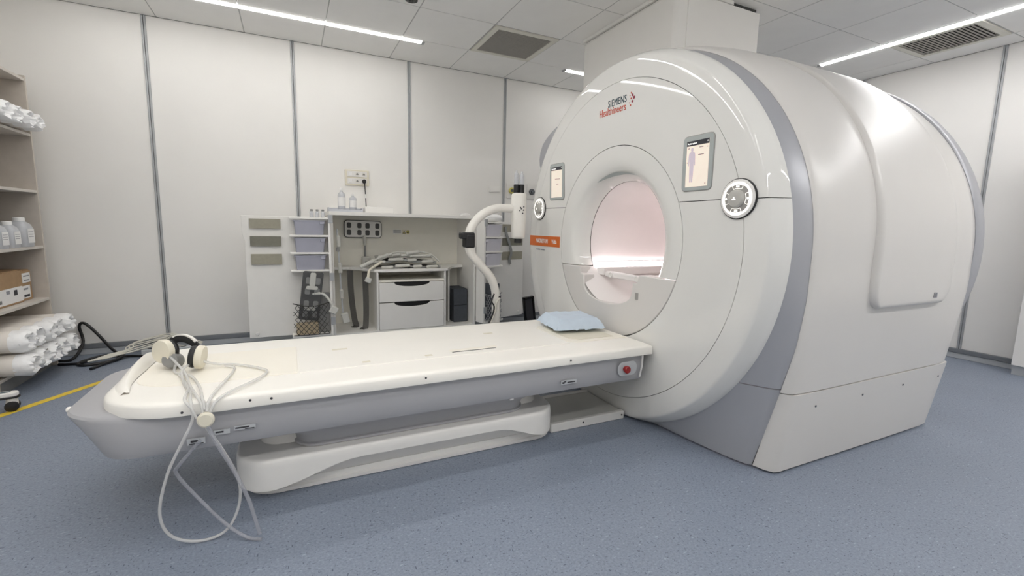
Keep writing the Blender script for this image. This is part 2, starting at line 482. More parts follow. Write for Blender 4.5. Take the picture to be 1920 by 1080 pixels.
# grey crescent standing in for the shade in the gap over the tunnel mouth
bm = bmesh.new(); rows = [[], []]
for j in range(25):
    a = math.radians(68+50*j/24); wdt = .02*math.sin(PI*j/24)**.8+.0006
    for k_, rr in enumerate((.474, .474-wdt)):
        xx = 2.003 if k_ == 0 else 2.003+wdt*.9
        rows[k_].append((xx-.004, YG-rr*math.cos(a), ZK+rr*math.sin(a)))
grid(bm, rows); done('mouth_shade', bm, 'frame_grey', mri, smooth=60)
# apron with the slot for the table
YA = 2.565
def apron_pts():
    pts = []
    a0 = math.asin((ZA-.004-ZK)/.636)
    n = 40
    for i in range(n+1):
        a = a0+(-PI-2*a0)*i/n          # near side round the bottom to the far side
        pts.append((YG-.636*math.cos(a), ZK+.636*math.sin(a)))
    zt = ZA-.004
    innr = [(.325, zt), (.312, .905), (.275, .90), (.268, .84)]
    L_ = [(YA+y, z) for y, z in innr]
    arc = [(YA+.268*math.cos(a), .835-.105*math.sin(a)) for a in [PI*k/16 for k in range(1, 16)]]
    R_ = [(YA-y, z) for y, z in innr[::-1]]
    return pts+L_+arc+R_
bm = bmesh.new(); prism(bm, apron_pts(), .10, frame((1.972, 0, 0), (0, 1, 0), (0, 0, 1)))
done('apron', bm, 'shell', mri, bevel=.006, smooth=30)
# things seen in the tunnel: rails with light, crossbar with bolts
for s_ in (1, -1):
    y0 = YC+s_*.365
    B1('light_strip', 'bore_led', mri, 2.115, 3.62, y0-.010, y0+.006, .958, .990)
    yl, yh = sorted((YC+s_*.343, YC+s_*.372)); B1('light_lip', 'bore', mri, 2.112, 3.62, yl, yh, .990, .997, bevel=.002)
    ya, yb = sorted((YC+s_*.27, YC+s_*.362))
    B1('rail', 'bore', mri, 2.115, 3.62, ya, yb, .895, .955, bevel=.01)
cb = B1('crossbar', 'bore', mri, 2.12, 2.16, YC-.262, YC+.262, .885, .93, bevel=.012)
for y in (2.705, 2.42):
    bm = bmesh.new(); lathe(bm, [(.02, 0), (.02, .006), (.013, .006), (.013, .003), (.006, .003)], frame((2.121, y, .907), (0, -1, 0), (0, 0, 1)) @ R(180, 'X') @ T(0, 0, 0), 18)
    for v in bm.verts: v.co.x = 2.12-abs(v.co.x-2.121)
    done('bolt', bm, 'white', mri)
bm = bmesh.new(); box(bm, 1.966, 1.973, YA-.335, YA-.310, .80, .845); done('sensor', bm, 'dial_plate', mri, bevel=.002)

# body cross-section
def outline(Rr, low=0., bulge=0., n=40, m_=24, w0=.125):
    """near floor -> over the top -> far floor, list of (y,z)"""
    half = []
    for i in range(m_):
        z = .012+(ZK-.012)*i/m_
        f = w0*max(0, (.95-z)/.95)**1.2
        half.append((Rr-f-low*max(0, 1-z/.7), z))
    for i in range(n+1):
        a = PI/2*i/n
        q = Rr+bulge*math.sin(a)**.8
        half.append((q*math.cos(a), ZK+q*math.sin(a)))
    near = [(YC-w_, z) for w_, z in half]
    far = [(YC+w_, z) for w_, z in half[::-1][1:]]
    return near+far
def loft(st):
    bm = bmesh.new(); grid(bm, [[(x,)+p for p in outline(q[1], q[2], q[3] if len(q) > 3 else 0)] for x, q in [(q[0], q) for q in st]]); return bm
SEAM = .452
BODY = [(2.166, 1.214, .07, 0), (2.172, 1.221, .055, 0), (2.184, 1.228, .03, .001), (2.205, 1.234, .008, .003), (2.25, 1.239, 0, .008), (2.35, 1.243, 0, .018), (2.45, 1.245, 0, .025), (2.55, 1.245, 0, .027), (2.63, 1.245, 0, .023), (2.70, 1.245, 0, .012), (2.76, 1.244, 0, 0), (2.9, 1.243, 0, -.004), (3.2, 1.243, 0, -.004), (3.55, 1.243, 0, 0), (3.66, 1.24, 0, 0), (3.71, 1.234, 0, 0), (3.725, 1.222, 0, 0)]
bm = loft(BODY); cut(bm, (0, 0, SEAM+.003), (0, 0, -1)); done('body_shell', bm, 'shell', mri, solid=.012, smooth=50, out=(3.0, YC, 1.0))
LOW = [(2.170, 1.200, .09), (2.174, 1.214, .07), (2.185, 1.232, .035), (2.208, 1.242, .005), (2.24, 1.246, 0), (2.7, 1.247, 0), (3.2, 1.247, 0), (3.66, 1.244, 0), (3.74, 1.238, 0), (3.765, 1.225, 0), (3.77, 1.20, 0)]
for s_ in (1, -1):
    bm = loft(LOW); cut(bm, (0, 0, SEAM-.003), (0, 0, 1)); cut(bm, (0, YC, 0), (0, s_, 0))
    lp = done('lower_panel', bm, 'shell', mri, solid=.012, smooth=50, out=(3.0, YC, 1.0))
    if s_ == 1:
        for x in (2.396, 2.819, 3.239, 3.658):
            f = .125*((.95-.366)/.95)**1.2
            bm = bmesh.new(); lathe(bm, [(.006, 0), (.006, .003)], frame((x, YC-1.2465+f-.0005, .366), (1, 0, 0), (0, -.12, 1)), 10)
            done('screw', bm, 'gas_grey', lp)
bm = loft([(2.17, 1.20, .06), (2.3, 1.21, .02), (3.6, 1.21, .02), (3.7, 1.20, .02)]); done('body_frame', bm, 'gap', mri)
# silver band between the front cover and the body
def silver_rows():
    C_ = outline(1.213, .075); n = len(C_); rows = []
    D_ = []
    m_ = 24
    for i in range(m_): 
        a = math.radians(-76+76*i/m_); D_.append((YG-1.19*math.cos(a), max(.012, ZK+1.19*math.sin(a))))
    for i in range(41):
        a = PI/2*i/40; D_.append((YG-1.19*math.cos(a), ZK+1.19*math.sin(a)))
    D_ = D_+[(2*YG-y, z) for y, z in D_[::-1][1:]]
    for k in range(9):
        u = k/8; x = 2.045+.127*(u**1.0)
        e = math.sin(u*PI/2)
        rows.append([(x, D_[i][0]+(C_[i][0]-D_[i][0])*e, D_[i][1]+(C_[i][1]-D_[i][1])*u) for i in range(n)])
    return rows
for up_, sd in ((1, 0), (-1, 1), (-1, -1)):
    bm = bmesh.new(); grid(bm, silver_rows()); cut(bm, (0, 0, SEAM+.02+up_*.003), (0, 0, -up_))
    if sd: cut(bm, (0, YC, 0), (0, sd, 0))
    done('silver_band' if up_ > 0 else 'silver_foot_panel', bm, 'silver', mri, solid=.01, smooth=60, out=(3.0, YC, 1.0))
# saddle-shaped cover over the body
def saddle():
    O = outline(1.243); L_ = [0]
    for a, b in zip(O, O[1:]): L_.append(L_[-1]+math.hypot(b[0]-a[0], b[1]-a[1]))
    i0 = next(i for i, p in enumerate(O) if p[1] > .845); s0 = L_[i0]; s1 = L_[-1]-s0
    X0, X1, rc = 2.61, 3.42, .11
    def at(s):
        for i in range(len(O)-1):
            if L_[i+1] >= s:
                u = (s-L_[i])/(L_[i+1]-L_[i]); a, b = O[i], O[i+1]
                d = Vector((b[0]-a[0], b[1]-a[1])).normalized()
                return Vector((a[0]+(b[0]-a[0])*u, a[1]+(b[1]-a[1])*u)), Vector((-d.y, d.x))
        return Vector(O[-1]), Vector((1, 0))
    rows = []
    ss = [0, .002, .006, .012, .02, .03, .05, .075, .11, .15, .2]
    tot = s1-s0; mid = [.25+i*(tot-.5)/70 for i in range(71)]
    allS = ss+mid+[tot-v for v in ss[::-1]]
    us = [0, .004, .012, .024, .04, .07, .12, .2, .3, .4, .5, .6, .7, .8, .88, .93, .96, .98, .99, 1]
    for v in allS:
        e = min(v, tot-v); q = 0
        if e < rc: q = rc-math.sqrt(max(0, rc*rc-(rc-e)**2))
        # front edge leans back towards the top
        lift = max(0, min(1, (e-.2)/1.2))
        xa, xb = X0+q+.08*lift**2, X1-q
        p, nrm = at(s0+v)
        row = []
        for u in us:
            x = xa+(xb-xa)*u
            ed = min(e, (x-xa)*1.0, (xb-x)*.35)
            k = min(1, max(0, ed)/.022); k = math.sqrt(max(0, 1-(1-k)**2))
            h = -.006+(.040+.0*math.sin(min(1, lift)*PI/2))*k
            pp = p+nrm*h
            row.append((x, pp.x, pp.y))
        rows.append(row)
    bm = bmesh.new(); grid(bm, rows); return bm
done('saddle_cover', saddle(), 'shell', mri, smooth=70, out=(3.0, YC, 1.0))
# rear ring
bm = ring_surface([(3.715, 1.20), (3.715, 1.236), (3.725, 1.242), (3.80, 1.246), (3.815, 1.236), (3.83, 1.2), (3.85, 1.0), (3.85, .60)], yc=YC); done('rear_ring', bm, 'silver', mri, smooth=40)

hp_ = [(3.52, 1.80), (3.56, 1.72), (3.74, 1.74), (3.782, 1.80), (3.792, 1.86), (3.775, 1.93), (3.735, 1.985), (3.68, 2.022), (3.61, 2.058), (3.50, 2.10), (3.40, 2.02)]
bm = bmesh.new(); prism(bm, hp_, .05, frame((2.09, 0, 0), (0, 1, 0), (0, 0, 1))); hs = done('side_housing', bm, 'silver', mri, bevel=.004)
bm = bmesh.new(); prism(bm, [(YC+(y-YC)*1.006, 1.9+(z-1.9)*1.02) for y, z in hp_], .12, frame((2.141, 0, 0), (0, 1, 0), (0, 0, 1))); done('housing_shell', bm, 'shell', hs, bevel=.008)

# lettering and controls on the front cover
def face_text(name, s_, size, m_, y, z, parent, off=.001, sx=1., spacing=1.):
    o = text(name, s_, size, m_, frame((0, y, z), (0, -1, 0), (0, 0, 1)), parent, spacing, sx=sx)
    for v in o.data.vertices:
        r = math.hypot(v.co.y/S-YG, v.co.z/S-ZK); v.co.x = v.co.x+(face_x(min(r, 1.16))-off)*S
    return o
def face_mat(y, z): 
    r = math.hypot(y-YG, z-ZK)
    return frame((face_x(r)-.0012, y, z), (0, -1, 0), (0, 0, 1))
face_text('lettering', 'SIEMENS', .064, 'navy', 2.613, 2.046, mri, sx=.76, spacing=1.06)
face_text('lettering', 'Healthineers', .068, 'logo_orange', 2.707, 1.998, mri, sx=.80)
for dy, dz, rr, m_ in ((2.379, 2.088, .0055, 'logo_orange'), (2.367, 2.073, .008, 'logo_red'), (2.352, 2.056, .009, 'logo_red'), (2.379, 2.055, .0055, 'logo_orange'), (2.367, 2.035, .008, 'logo_red'), (2.383, 2.015, .0055, 'logo_orange'), (2.39, 2.073, .003, 'logo_orange'), (2.395, 2.032, .003, 'logo_orange')):
    bm = bmesh.new(); lathe(bm, [(rr, 0), (rr, .0015)], face_mat(dy, dz), 10); done('logo_dot', bm, m_, mri)
# orange name plate follows the cover
bm = bmesh.new(); rows = [[], []]
yy = [3.19+.02*i for i in range(26)]
for y in yy:
    if y > YG+1.165: break
    for k, z in enumerate((1.083, 1.170)):
        r = math.hypot(y-YG, z-ZK); rows[k].append((face_x(min(r, 1.205))-.0025, y, z))
grid(bm, rows); np_ = done('name_plate', bm, 'orange', mri, solid=.002, out=(3.0, YC, 1.0))
face_text('lettering', 'MAGNETOM', .05, 'paper', 3.555, 1.110, np_, .0040, .72, .95)
face_text('lettering', 'Vida', .05, 'paper', 3.300, 1.110, np_, .0040, .78)
bm = bmesh.new()
for y0, y1 in ((3.552, 3.538), (3.53, 3.48), (3.472, 3.41)): box(bm, face_x(math.hypot(y0-YG, .1))-.0012, face_x(math.hypot(y0-YG, .1))+.001, y1, y0, 1.047, 1.058)
done('small_print', bm, 'ink_light', mri, smooth=0)

def face_frame(y, z, off=0.):
    r = math.hypot(y-YG, z-ZK); g = (face_x(r+.02)-face_x(r-.02))/.04
    ex = Vector((-g*(y-YG)/r, -1, 0)).normalized(); ey = Vector((g*(z-ZK)/r, 0, 1)); ez = ex.cross(ey).normalized(); ey = ez.cross(ex)
    m = Matrix((ex, ey, ez)).transposed().to_4x4(); m.translation = Vector((face_x(r), y, z))+ez*off
    return m
def display(yc, zc, full):
    fm = face_frame(yc, zc, .0045)
    bm = bmesh.new(); prism(bm, rrect(.205, .285, .024), .006, face_frame(yc, zc, .003) @ T(0, 0, -.004))
    d = done('display', bm, 'frame_grey', mri, bevel=.003)
    bm = bmesh.new(); prism(bm, rrect(.212, .292, .027), .004, face_frame(yc, zc, 0) @ T(0, 0, -.0025)); done('surround', bm, 'dial_plate', d)
    def P_(name, m_, x0, x1, y0, y1, h=.0): 
        bm = bmesh.new(); prism(bm, [(x0, y0), (x1, y0), (x1, y1), (x0, y1)], .001, fm @ T(0, 0, .0008+h)); return done(name, bm, m_, d, smooth=0)
    P_('screen', 'screen', -.075, .078, -.122, .117)
    P_('screen_header', 'screen_bar', -.075, .078, .092, .117, .0012)
    text('lettering', 'No patient registered', .013, 'screen_text', fm @ T(-.068, .100, .0034), d, sx=.55)
    P_('screen_icon', 'screen_text', .066, .072, .102, .108, .0024)
    if full:
        bm = bmesh.new()
        mk = fm @ T(-.036, 0, .0020)
        prism(bm, rrect(.016, .021, .0078, cy=.072), .001, mk)
        prism(bm, [(-.006, .062), (.006, .062), (.019, .055), (.022, .04), (.024, -.01), (.019, -.012), (.015, .03), (.014, -.01), (.013, -.055), (.010, -.098), (.002, -.098), (0, -.03), (-.002, -.098), (-.010, -.098), (-.013, -.055), (-.014, -.01), (-.015, .03), (-.019, -.012), (-.024, -.01), (-.022, .04), (-.019, .055)], .001, mk)
        done('body_figure', bm, 'screen_fig', d, smooth=0)
        for x0, x1, y0 in ((.008, .045, .04), (.012, .04, .078), (.06, .066, -.11), (.066, .07, .075), (-.065, -.055, .078), (-.07, -.064, .005)): P_('screen_line', 'screen_ink', x0, x1, y0, y0+.004, .0012)
    else:
        for x0, x1, y0 in ((-.02, .05, .02), (.0, .03, -.02)): P_('screen_line', 'screen_ink', x0, x1, y0, y0+.004, .0012)
display(1.816, 1.600, True)
display(3.243, 1.608, False)

def control(yc, zc):
    fm = face_frame(yc, zc, .001)
    bm = bmesh.new(); lathe(bm, [(.098, -.004), (.098, .004), (.094, .0055)], fm, 40); c = done('control_knob', bm, 'black', mri)
    def ringp(name, m_, prof): 
        bm = bmesh.new(); lathe(bm, prof, fm, 40); return done(name, bm, m_, c)
    ringp('bezel', 'white', [(.094, .002), (.093, .009), (.086, .012), (.08, .0125)])
    bm = bmesh.new(); lathe(bm, [(.081, .0125), (.080, .0145), (.070, .0145), (.069, .0125)], fm, 40, False, False); done('light_ring', bm, 'ring_light', c)
    ringp('key_plate', 'dial_plate', [(.0705, .006), (.0705, .0132)])
    ringp('dial', 'dial', [(.043, .012), (.042, .026), (.037, .033), (.03, .035)])
    for k, a in enumerate((90, 0, 270, 180)):
        bm = bmesh.new()
        def arcp(r0, r1, a0, a1):
            n = 6
            pts = [(r0*math.cos(math.radians(a0+(a1-a0)*i/n)), r0*math.sin(math.radians(a0+(a1-a0)*i/n))) for i in range(n+1)]
            pts += [(r1*math.cos(math.radians(a1-(a1-a0)*i/n)), r1*math.sin(math.radians(a1-(a1-a0)*i/n))) for i in range(n+1)]
            prism(bm, pts, .0012, fm @ T(0, 0, .0134))
        arcp(.066, .0685, a-26, a+26); arcp(.048, .0503, a-26, a+26); arcp(.05, .067, a-27, a-25); arcp(.05, .067, a+25, a+27)
        ic = fm @ T(.0585*math.cos(math.radians(a)), .0585*math.sin(math.radians(a)), .0134)
        if k == 3:
            prism(bm, rrect(.012, .004, .001), .0012, ic); prism(bm, rrect(.004, .012, .001), .0012, ic)
        elif k == 1: prism(bm, rrect(.009, .012, .003), .0012, ic)
        else: prism(bm, rrect(.018, .007, .002), .0012, ic)
        done('touch_key', bm, 'ring_light', c, smooth=0)
    bm = bmesh.new(); prism(bm, [(-.010, -.008), (.010, -.008), (.010, -.003), (.004, -.002), (.004, .007), (-.004, .007), (-.004, -.002), (-.010, -.003)], .001, fm @ T(0, 0, .0352)); done('dial_mark', bm, 'ring_light', c, smooth=0)
control(1.546, 1.402)
control(3.505, 1.402)
bm = bmesh.new()
for i, (q, w_) in enumerate(((0, .03), (.014, .022), (.028, .028))): box(bm, 3.20+i*.012, 3.207+i*.012, YC-1.2790, YC-1.272, .905, .905+w_)
done('printed_mark', bm, 'ink_light', mri)

# ================================================================== patient table
tb = thing('patient_table', 'long white topped patient table with grey sides docked to the scanner', 'patient table', (.55, YC, 0))
def plan(xn, half, x1, nose, blunt=.42, y0=YC):
    """plan outline counter-clockwise: rounded blunt nose at xn, end at x1"""
    pts = []
    n = 14
    for i in range(n+1):
        a = PI/2*i/n
        pts.append((xn+nose*(1-math.cos(a))**1.0, y0-half*(blunt+(1-blunt)*math.sin(a)) if i else y0-half*blunt))
    near = [(xn, y0-half*.20)]+pts
    near.append((x1, y0-half))
    far = [(x, 2*y0-y) for x, y in near[::-1]]
    return near+far
def loft_plan(levels, name, m_, parent, bevel=0., cap_top=True, cap_bot=True, smooth=35):
    bm = bmesh.new()
    V = grid(bm, [[(x, y, z) for x, y in pl] for pl, z in levels], True)
    if cap_bot: bm.faces.new(V[0][::-1])
    if cap_top: bm.faces.new(V[-1])
    return done(name, bm, m_, parent, bevel, smooth)
X1 = 1.943
loft_plan([(plan(-.672, .395, X1-.06, .12, .74), .330), (plan(-.688, .425, X1-.055, .15, .72), .340), (plan(-.708, .438, X1-.05, .20, .66), .366), (plan(-.755, .440, X1-.05, .28, .56), .42), (plan(-.808, .434, X1-.05, .36, .48), .478), (plan(-.818, .431, X1-.05, .38, .46), .490), (plan(-.812, .428, X1-.05, .38, .45), .499), (plan(-.775, .425, X1-.05, .36, .44), .508), (plan(-.70, .415, X1-.05, .32, .44), .512)], 'side_body', 'tgrey', tb, smooth=28)
loft_plan([(plan(-.690, .464, X1, .29, .46), .497), (plan(-.696, .470, X1, .295, .46), .500), (plan(-.697, .471, X1, .30, .46), .506), (plan(-.695, .468, X1, .30, .46), .538), (plan(-.692, .464, X1, .30, .46), .546), (plan(-.684, .455, X1, .29, .46), .551), (plan(-.67, .43, X1, .29), .552)], 'table_top', 'twhite', tb, smooth=40)
# inlaid plates
def flat(name, m_, pts, z0, z1, parent=tb, bevel=.0):
    bm = bmesh.new(); prism(bm, pts, z1-z0, T(0, 0, z0)); return done(name, bm, m_, parent, bevel)
hp = [(x, y) for x, y in plan(-.62, .245, .006, .2)]
flat('head_plate', 'cream', hp, .550, .5555, bevel=.002)
flat('couch_plate', 'twhite', [(.012, YC-.245), (1.50, YC-.245), (1.50, YC+.245), (.012, YC+.245)], .550, .5555, bevel=.002)
flat('end_plate', 'cream', [(1.505, YC-.20), (1.55, YC-.245), (X1-.01, YC-.245), (X1-.01, YC+.245), (1.55, YC+.245), (1.505, YC+.20)], .550, .5555, bevel=.002)
flat('coil_recess', 'ivory', [(1.60, YC-.20), (1.86, YC-.20), (1.86, YC+.20), (1.60, YC+.20), (1.545, YC+.15), (1.545, YC-.15)], .5552, .558, bevel=.002)
flat('slot', 'gap', [(.775, 2.326), (1.036, 2.326), (1.036, 2.337), (.775, 2.337)], .5545, .5562)
flat('slot_lip', 'cream', [(.77, 2.345), (1.05, 2.345), (1.05, 2.38), (.77, 2.38)], .5552, .5572, bevel=.001)
for x0, x1, y0 in ((.18, .26, 2.60), (1.1, 1.16, 2.66), (.3, .34, 2.31), (.62, .66, 2.31)): flat('catch', 'ivory', [(x0, y0), (x1, y0), (x1, y0+.025), (x0, y0+.025)], .5552, .5566, bevel=.001)
# marks on the rim
for x, z in ((-.096, .527), (-.172, .53), (.55, .53), (1.36, .525), (-.40, .515)):
    bm = bmesh.new(); lathe(bm, [(.005, 0), (.005, .002)], frame((x, YC-.4715, z), (1, 0, 0), (0, 0, 1)), 8); done('rim_screw', bm, 'ink', tb)
# raised white flap on the nose
outer_ = smooth_path([(-.630, 2.225, .5515), (-.675, 2.33, .5515), (-.686, 2.45, .5515), (-.686, 2.58, .5515), (-.677, 2.70, .5515), (-.64, 2.80, .5515)], 5)
crest_ = smooth_path([(-.612, 2.235, .5575), (-.642, 2.35, .572), (-.650, 2.46, .592), (-.648, 2.58, .606), (-.640, 2.70, .604), (-.610, 2.79, .575)], 5)
inner_ = smooth_path([(-.605, 2.24, .5555), (-.625, 2.35, .5555), (-.628, 2.46, .5555), (-.622, 2.58, .5555), (-.618, 2.70, .5555), (-.600, 2.78, .5555)], 5)
bm = bmesh.new(); rows = []
for a, b, c in zip(outer_, crest_, inner_):
    row = [a+(b-a)*t_+Vector((0, 0, .006*math.sin(PI*t_))) for t_ in (0, .2, .4, .6, .8, .93, 1)]
    row += [b+(c-b)*t_+Vector((.004*math.sin(PI*t_), 0, 0)) for t_ in (.1, .3, .6, 1)]
    rows.append(row)
grid(bm, rows); fl = done('nose_flap', bm, 'twhite', tb, smooth=50)
bm = bmesh.new(); lathe(bm, [(.007, -.010), (.011, -.006), (.012, 0), (.011, .006), (.007, .010)], frame((-.818, YC-.195, .488), (0, 1, 0), (0, 0, 1)), 14); done('nose_bumper', bm, 'twhite', tb)
# lower grey skirt and white pedestal
def rplan(x0, x1, y0, y1, r, n=6): return rrect(x1-x0, y1-y0, r, n, (x0+x1)/2, (y0+y1)/2)
def skirt(m, zs):
    return zs
loft_plan([(rplan(.0, 1.17, 2.235, 2.795, .10), .2045), (rplan(-.022, 1.192, 2.212, 2.818, .115), .207), (rplan(-.022, 1.192, 2.212, 2.818, .115), .217), (rplan(-.012, 1.182, 2.222, 2.808, .105), .222), (rplan(-.02, 1.19, 2.215, 2.815, .10), .262), (rplan(-.06, 1.23, 2.19, 2.84, .09), .295), (rplan(-.16, 1.31, 2.15, 2.88, .08), .333)], 'lift_skirt', 'tgrey', tb, smooth=50)
loft_plan([(rplan(-.235, 1.40, 2.235, 2.795, .14), 0), (rplan(-.240, 1.405, 2.23, 2.80, .145), .004), (rplan(-.240, 1.405, 2.23, 2.80, .145), .020), (rplan(-.228, 1.393, 2.242, 2.788, .13), .026), (rplan(-.225, 1.39, 2.245, 2.785, .13), .05)], 'base_flange', 'white', tb, smooth=30)
# pedestal front with two swelling ends
rows = []
def ped(x0, x1, y0, y1, r): return rrect(x1-x0, y1-y0, r, 8, (x0+x1)/2, (y0+y1)/2)
def densify(pl, step=.04):
    out = []
    for (a, b), (c, d) in zip(pl, pl[1:]+pl[:1]):
        k = max(1, int(math.hypot(c-a, d-b)/step))
        for i in range(k): out.append((a+(c-a)*i/k, b+(d-b)*i/k))
    return out
base = densify(ped(-.262, 1.375, 2.15, 2.88, .16))
def ss(a, b, x): 
    t_ = max(0, min(1, (x-a)/(b-a))); return t_*t_*(3-2*t_)
lv = []
for k, (which, off) in enumerate((('a', .018), ('e', -.030), ('e', -.016), ('e', -.007), ('e', -.002), ('e', .002), ('e', .006), ('a', .170), ('a', .188), ('a', .197), ('a', .202), ('a', .204))):
    pl = []
    for x, y in base:
        mid_ = ss(-.14, .26, x)*(1-ss(.97, 1.30, x))       # 1 in the middle of the long sides
        edge = .056+.084*mid_                              # lower edge of the swelling
        z = off if which == 'a' else edge+off
        d = {0: 1, 1: 1, 2: .97, 3: .80, 4: .42, 5: .12}.get(k, 0)*.10
        d += {8: .002, 9: .006, 10: .012, 11: .022}.get(k, 0)
        sy = 1 if y < YC else -1
        nx = x+(d if x < .56 else -d)*.6*min(1, abs(x-.556)/.8)**4
        pl.append((nx, y+sy*d, z))
    lv.append(pl)
bm = bmesh.new(); V = grid(bm, lv, True); bm.faces.new(V[0][::-1]); bm.faces.new(V[-1]); done('pedestal', bm, 'white', tb, smooth=50)
loft_plan([(rplan(-.17, 1.335, 2.30, 2.73, .10), .19), (rplan(-.13, 1.20, 2.36, 2.67, .08), .345)], 'pedestal_neck', 'white', tb, bevel=.01)
B1('floor_plate', 'plate', tb, 1.38, 1.94, 2.30, 2.68, .0, .045)
for y0, y1 in ((2.268, 2.30), (2.68, 2.712)): B1('plate_edge', 'white', tb, 1.385, 1.945, y0, y1, 0, .055, bevel=.006)
for x in (1.62, 1.925):
    bm = bmesh.new(); lathe(bm, [(.006, 0), (.006, .002)], frame((x, 2.268, .03), (1, 0, 0), (0, 0, 1)), 8); done('plate_screw', bm, 'ink', tb)
# stop button at the docking end
YN = YC-.452
bm = bmesh.new(); prism(bm, rrect(.14, .085, .035), .003, frame((1.772, YN-.000, .425), (1, 0, 0), (0, .0, 1))); es = done('button_recess', bm, 'skirt', tb, bevel=.001)
bm = bmesh.new(); lathe(bm, [(.016, 0), (.016, .012), (.022, .014), (.022, .024), (.018, .029)], frame((1.755, YN-.003, .425), (1, 0, 0), (0, 0, 1)), 20); done('stop_button', bm, 'red', es)
def side_label(x0, x1, z0, z1, marks, m_='paper'):
    b = B1('side_label', m_, tb, x0, x1, YN-.0025, YN+.004, z0, z1)
    for q in marks: B1('label_print', 'ink', b, x0+q[0]*(x1-x0), x0+q[1]*(x1-x0), YN-.0035, YN-.002, z0+q[2]*(z1-z0), z0+q[3]*(z1-z0))
side_label(1.315, 1.415, .385, .407, ((.06, .2, .25, .7), (.18, .3, .55, .85), (.38, .9, .3, .62)), 'skirt')
side_label(-.395, -.335, .372, .396, ((.1, .9, .06, .22), (.2, .6, .4, .75)), 'skirt')
side_label(-.305, -.25, .398, .415, ((.1, .6, .4, .8),), 'skirt')
side_label(-.235, -.16, .405, .42, ((.05, .7, .4, .8), (.5, .95, .02, .2)), 'skirt')
B1('latch', 'white', tb, 1.02, 1.045, 2.10, 2.125, .325, .345, bevel=.004)
B1('foot_stop', 'ink', tb, .09, .112, 2.118, 2.128, .333, .342)
bm = bmesh.new(); tube(bm, [(X1-.06, YC-.455, .495), (X1-.062, YC-.456, .43), (X1-.066, YC-.445, .36)], .006, 8); done('end_trim', bm, 'white', tb)

# blue absorbent pad folded on the table end
bm = bmesh.new()
n = 22; topr = []
def padz(u, v):
    e = min(u, 1-u, v, 1-v)
    h = .064*min(1, e/.12)
    h += .006*noise.noise((u*7, v*7, 2.))+.012*max(0, 1-e/.12)*noise.noise((u*16, v*16, 1.))
    return h
ra = math.radians(-8); cx, cy = 1.735, 2.635
def pp(u, v, z, sp=1.):
    e = min(u, 1-u, v, 1-v); wob = .014*noise.noise((u*9, v*9, 5.))*max(0, 1-e/.1)
    x, y = (u-.5)*.37*sp+wob, (v-.5)*.36*sp+wob
    return (cx+x*math.cos(ra)-y*math.sin(ra), cy+x*math.sin(ra)+y*math.cos(ra), z)
us = [i/n for i in range(n+1)]
V1 = grid(bm, [[pp(u, v, .5595+.022+padz(u, v)) for v in us] for u in us])
V2 = grid(bm, [[pp(u, v, .5605+.0215*(1 if min(u, 1-u, v, 1-v) < .01 else max(0, 1-min(u, 1-u, v, 1-v)/.18)), .995) for v in us] for u in us])
bm2 = bm
for i in range(n):
    for A, Bv in ((V1[0], V2[0]), (V1[-1], V2[-1])): bm.faces.new((A[i], A[i+1], Bv[i+1], Bv[i]))
    for j in (0, -1): bm.faces.new((V1[i][j], V1[i+1][j], V2[i+1][j], V2[i][j]))
tag(done('absorbent_pad', bm, 'blue_pad', smooth=24), 'pale blue folded pad lying on the table end by the tunnel', 'pad')

# ------------------------------------------------------------------ headphones with air tubes
hd = thing('headphones', 'white pneumatic headphones with clear tubes resting on the table head end', 'headphones', (-.47, 2.5, .556))
def cup(c, nrm, rad, tilt_up=(0, 0, 1)):
    nv = Vector(nrm).normalized(); ex = nv.cross(Vector(tilt_up)).normalized(); ey = nv.cross(ex)
    m = Matrix((ex, ey, nv)).transposed().to_4x4(); m.translation = Vector(c)
    bm = bmesh.new(); lathe(bm, [(rad*.9, -.004), (rad, .0), (rad, .018), (rad*.93, .026), (rad*.6, .028)], m, 28); e = done('ear_cup', bm, 'ivory', hd)
    bm = bmesh.new(); lathe(bm, [(rad*.72, -.030), (rad*.9, -.026), (rad*.95, -.014), (rad*.86, -.003)], m, 28); done('cushion', bm, 'black', e)
    return m
m1 = cup((-.545, 2.565, .636), (-.62, -.77, .1), .055)
m2 = cup((-.408, 2.475, .618), (.95, -.14, -.12), .054)
band = smooth_path([(-.530, 2.600, .662), (-.508, 2.602, .682), (-.472, 2.585, .684), (-.438, 2.553, .673), (-.414, 2.517, .651), (-.408, 2.495, .622)], 6)
def strip(bm, path, wv, th):
    wv = Vector(wv)
    rows = []
    for i, p in enumerate(path):
        t_ = (path[min(i+1, len(path)-1)]-path[max(i-1, 0)]).normalized()
        wd = (wv-t_*wv.dot(t_)).normalized()*wv.length/2
        nn = t_.cross(wd).normalized()*th/2
        rows.append([p-wd-nn, p+wd-nn, p+wd+nn, p-wd+nn])
    V = grid(bm, rows, True); bm.faces.new(V[0]); bm.faces.new(V[-1][::-1])
bm = bmesh.new(); strip(bm, band, (.004, .008, .034), .006); hb = done('headband', bm, 'black', hd, smooth=50)
bm = bmesh.new(); strip(bm, [p+Vector((.001, .003, .017)) for p in band[3:-8]], (.008, .012, 0), .006); done('band_cover', bm, 'offwhite', hb, smooth=50)
bm = bmesh.new(); lathe(bm, [(.02, -.035), (.034, -.03), (.036, 0), (.034, .03), (.02, .035)], frame((-.515, 2.545, .594), (0, .3, 1), (-.9, .3, 0)), 18); done('foam_rest', bm, 'coil_mid', hd)
def air(name, pts, r=.0058, n=8):
    bm = bmesh.new(); tube(bm, smooth_path(pts, n), r, 8); done(name, bm, 'tube' if r < .0065 else 'tube_dark', hd, smooth=80)
ZT = .5635
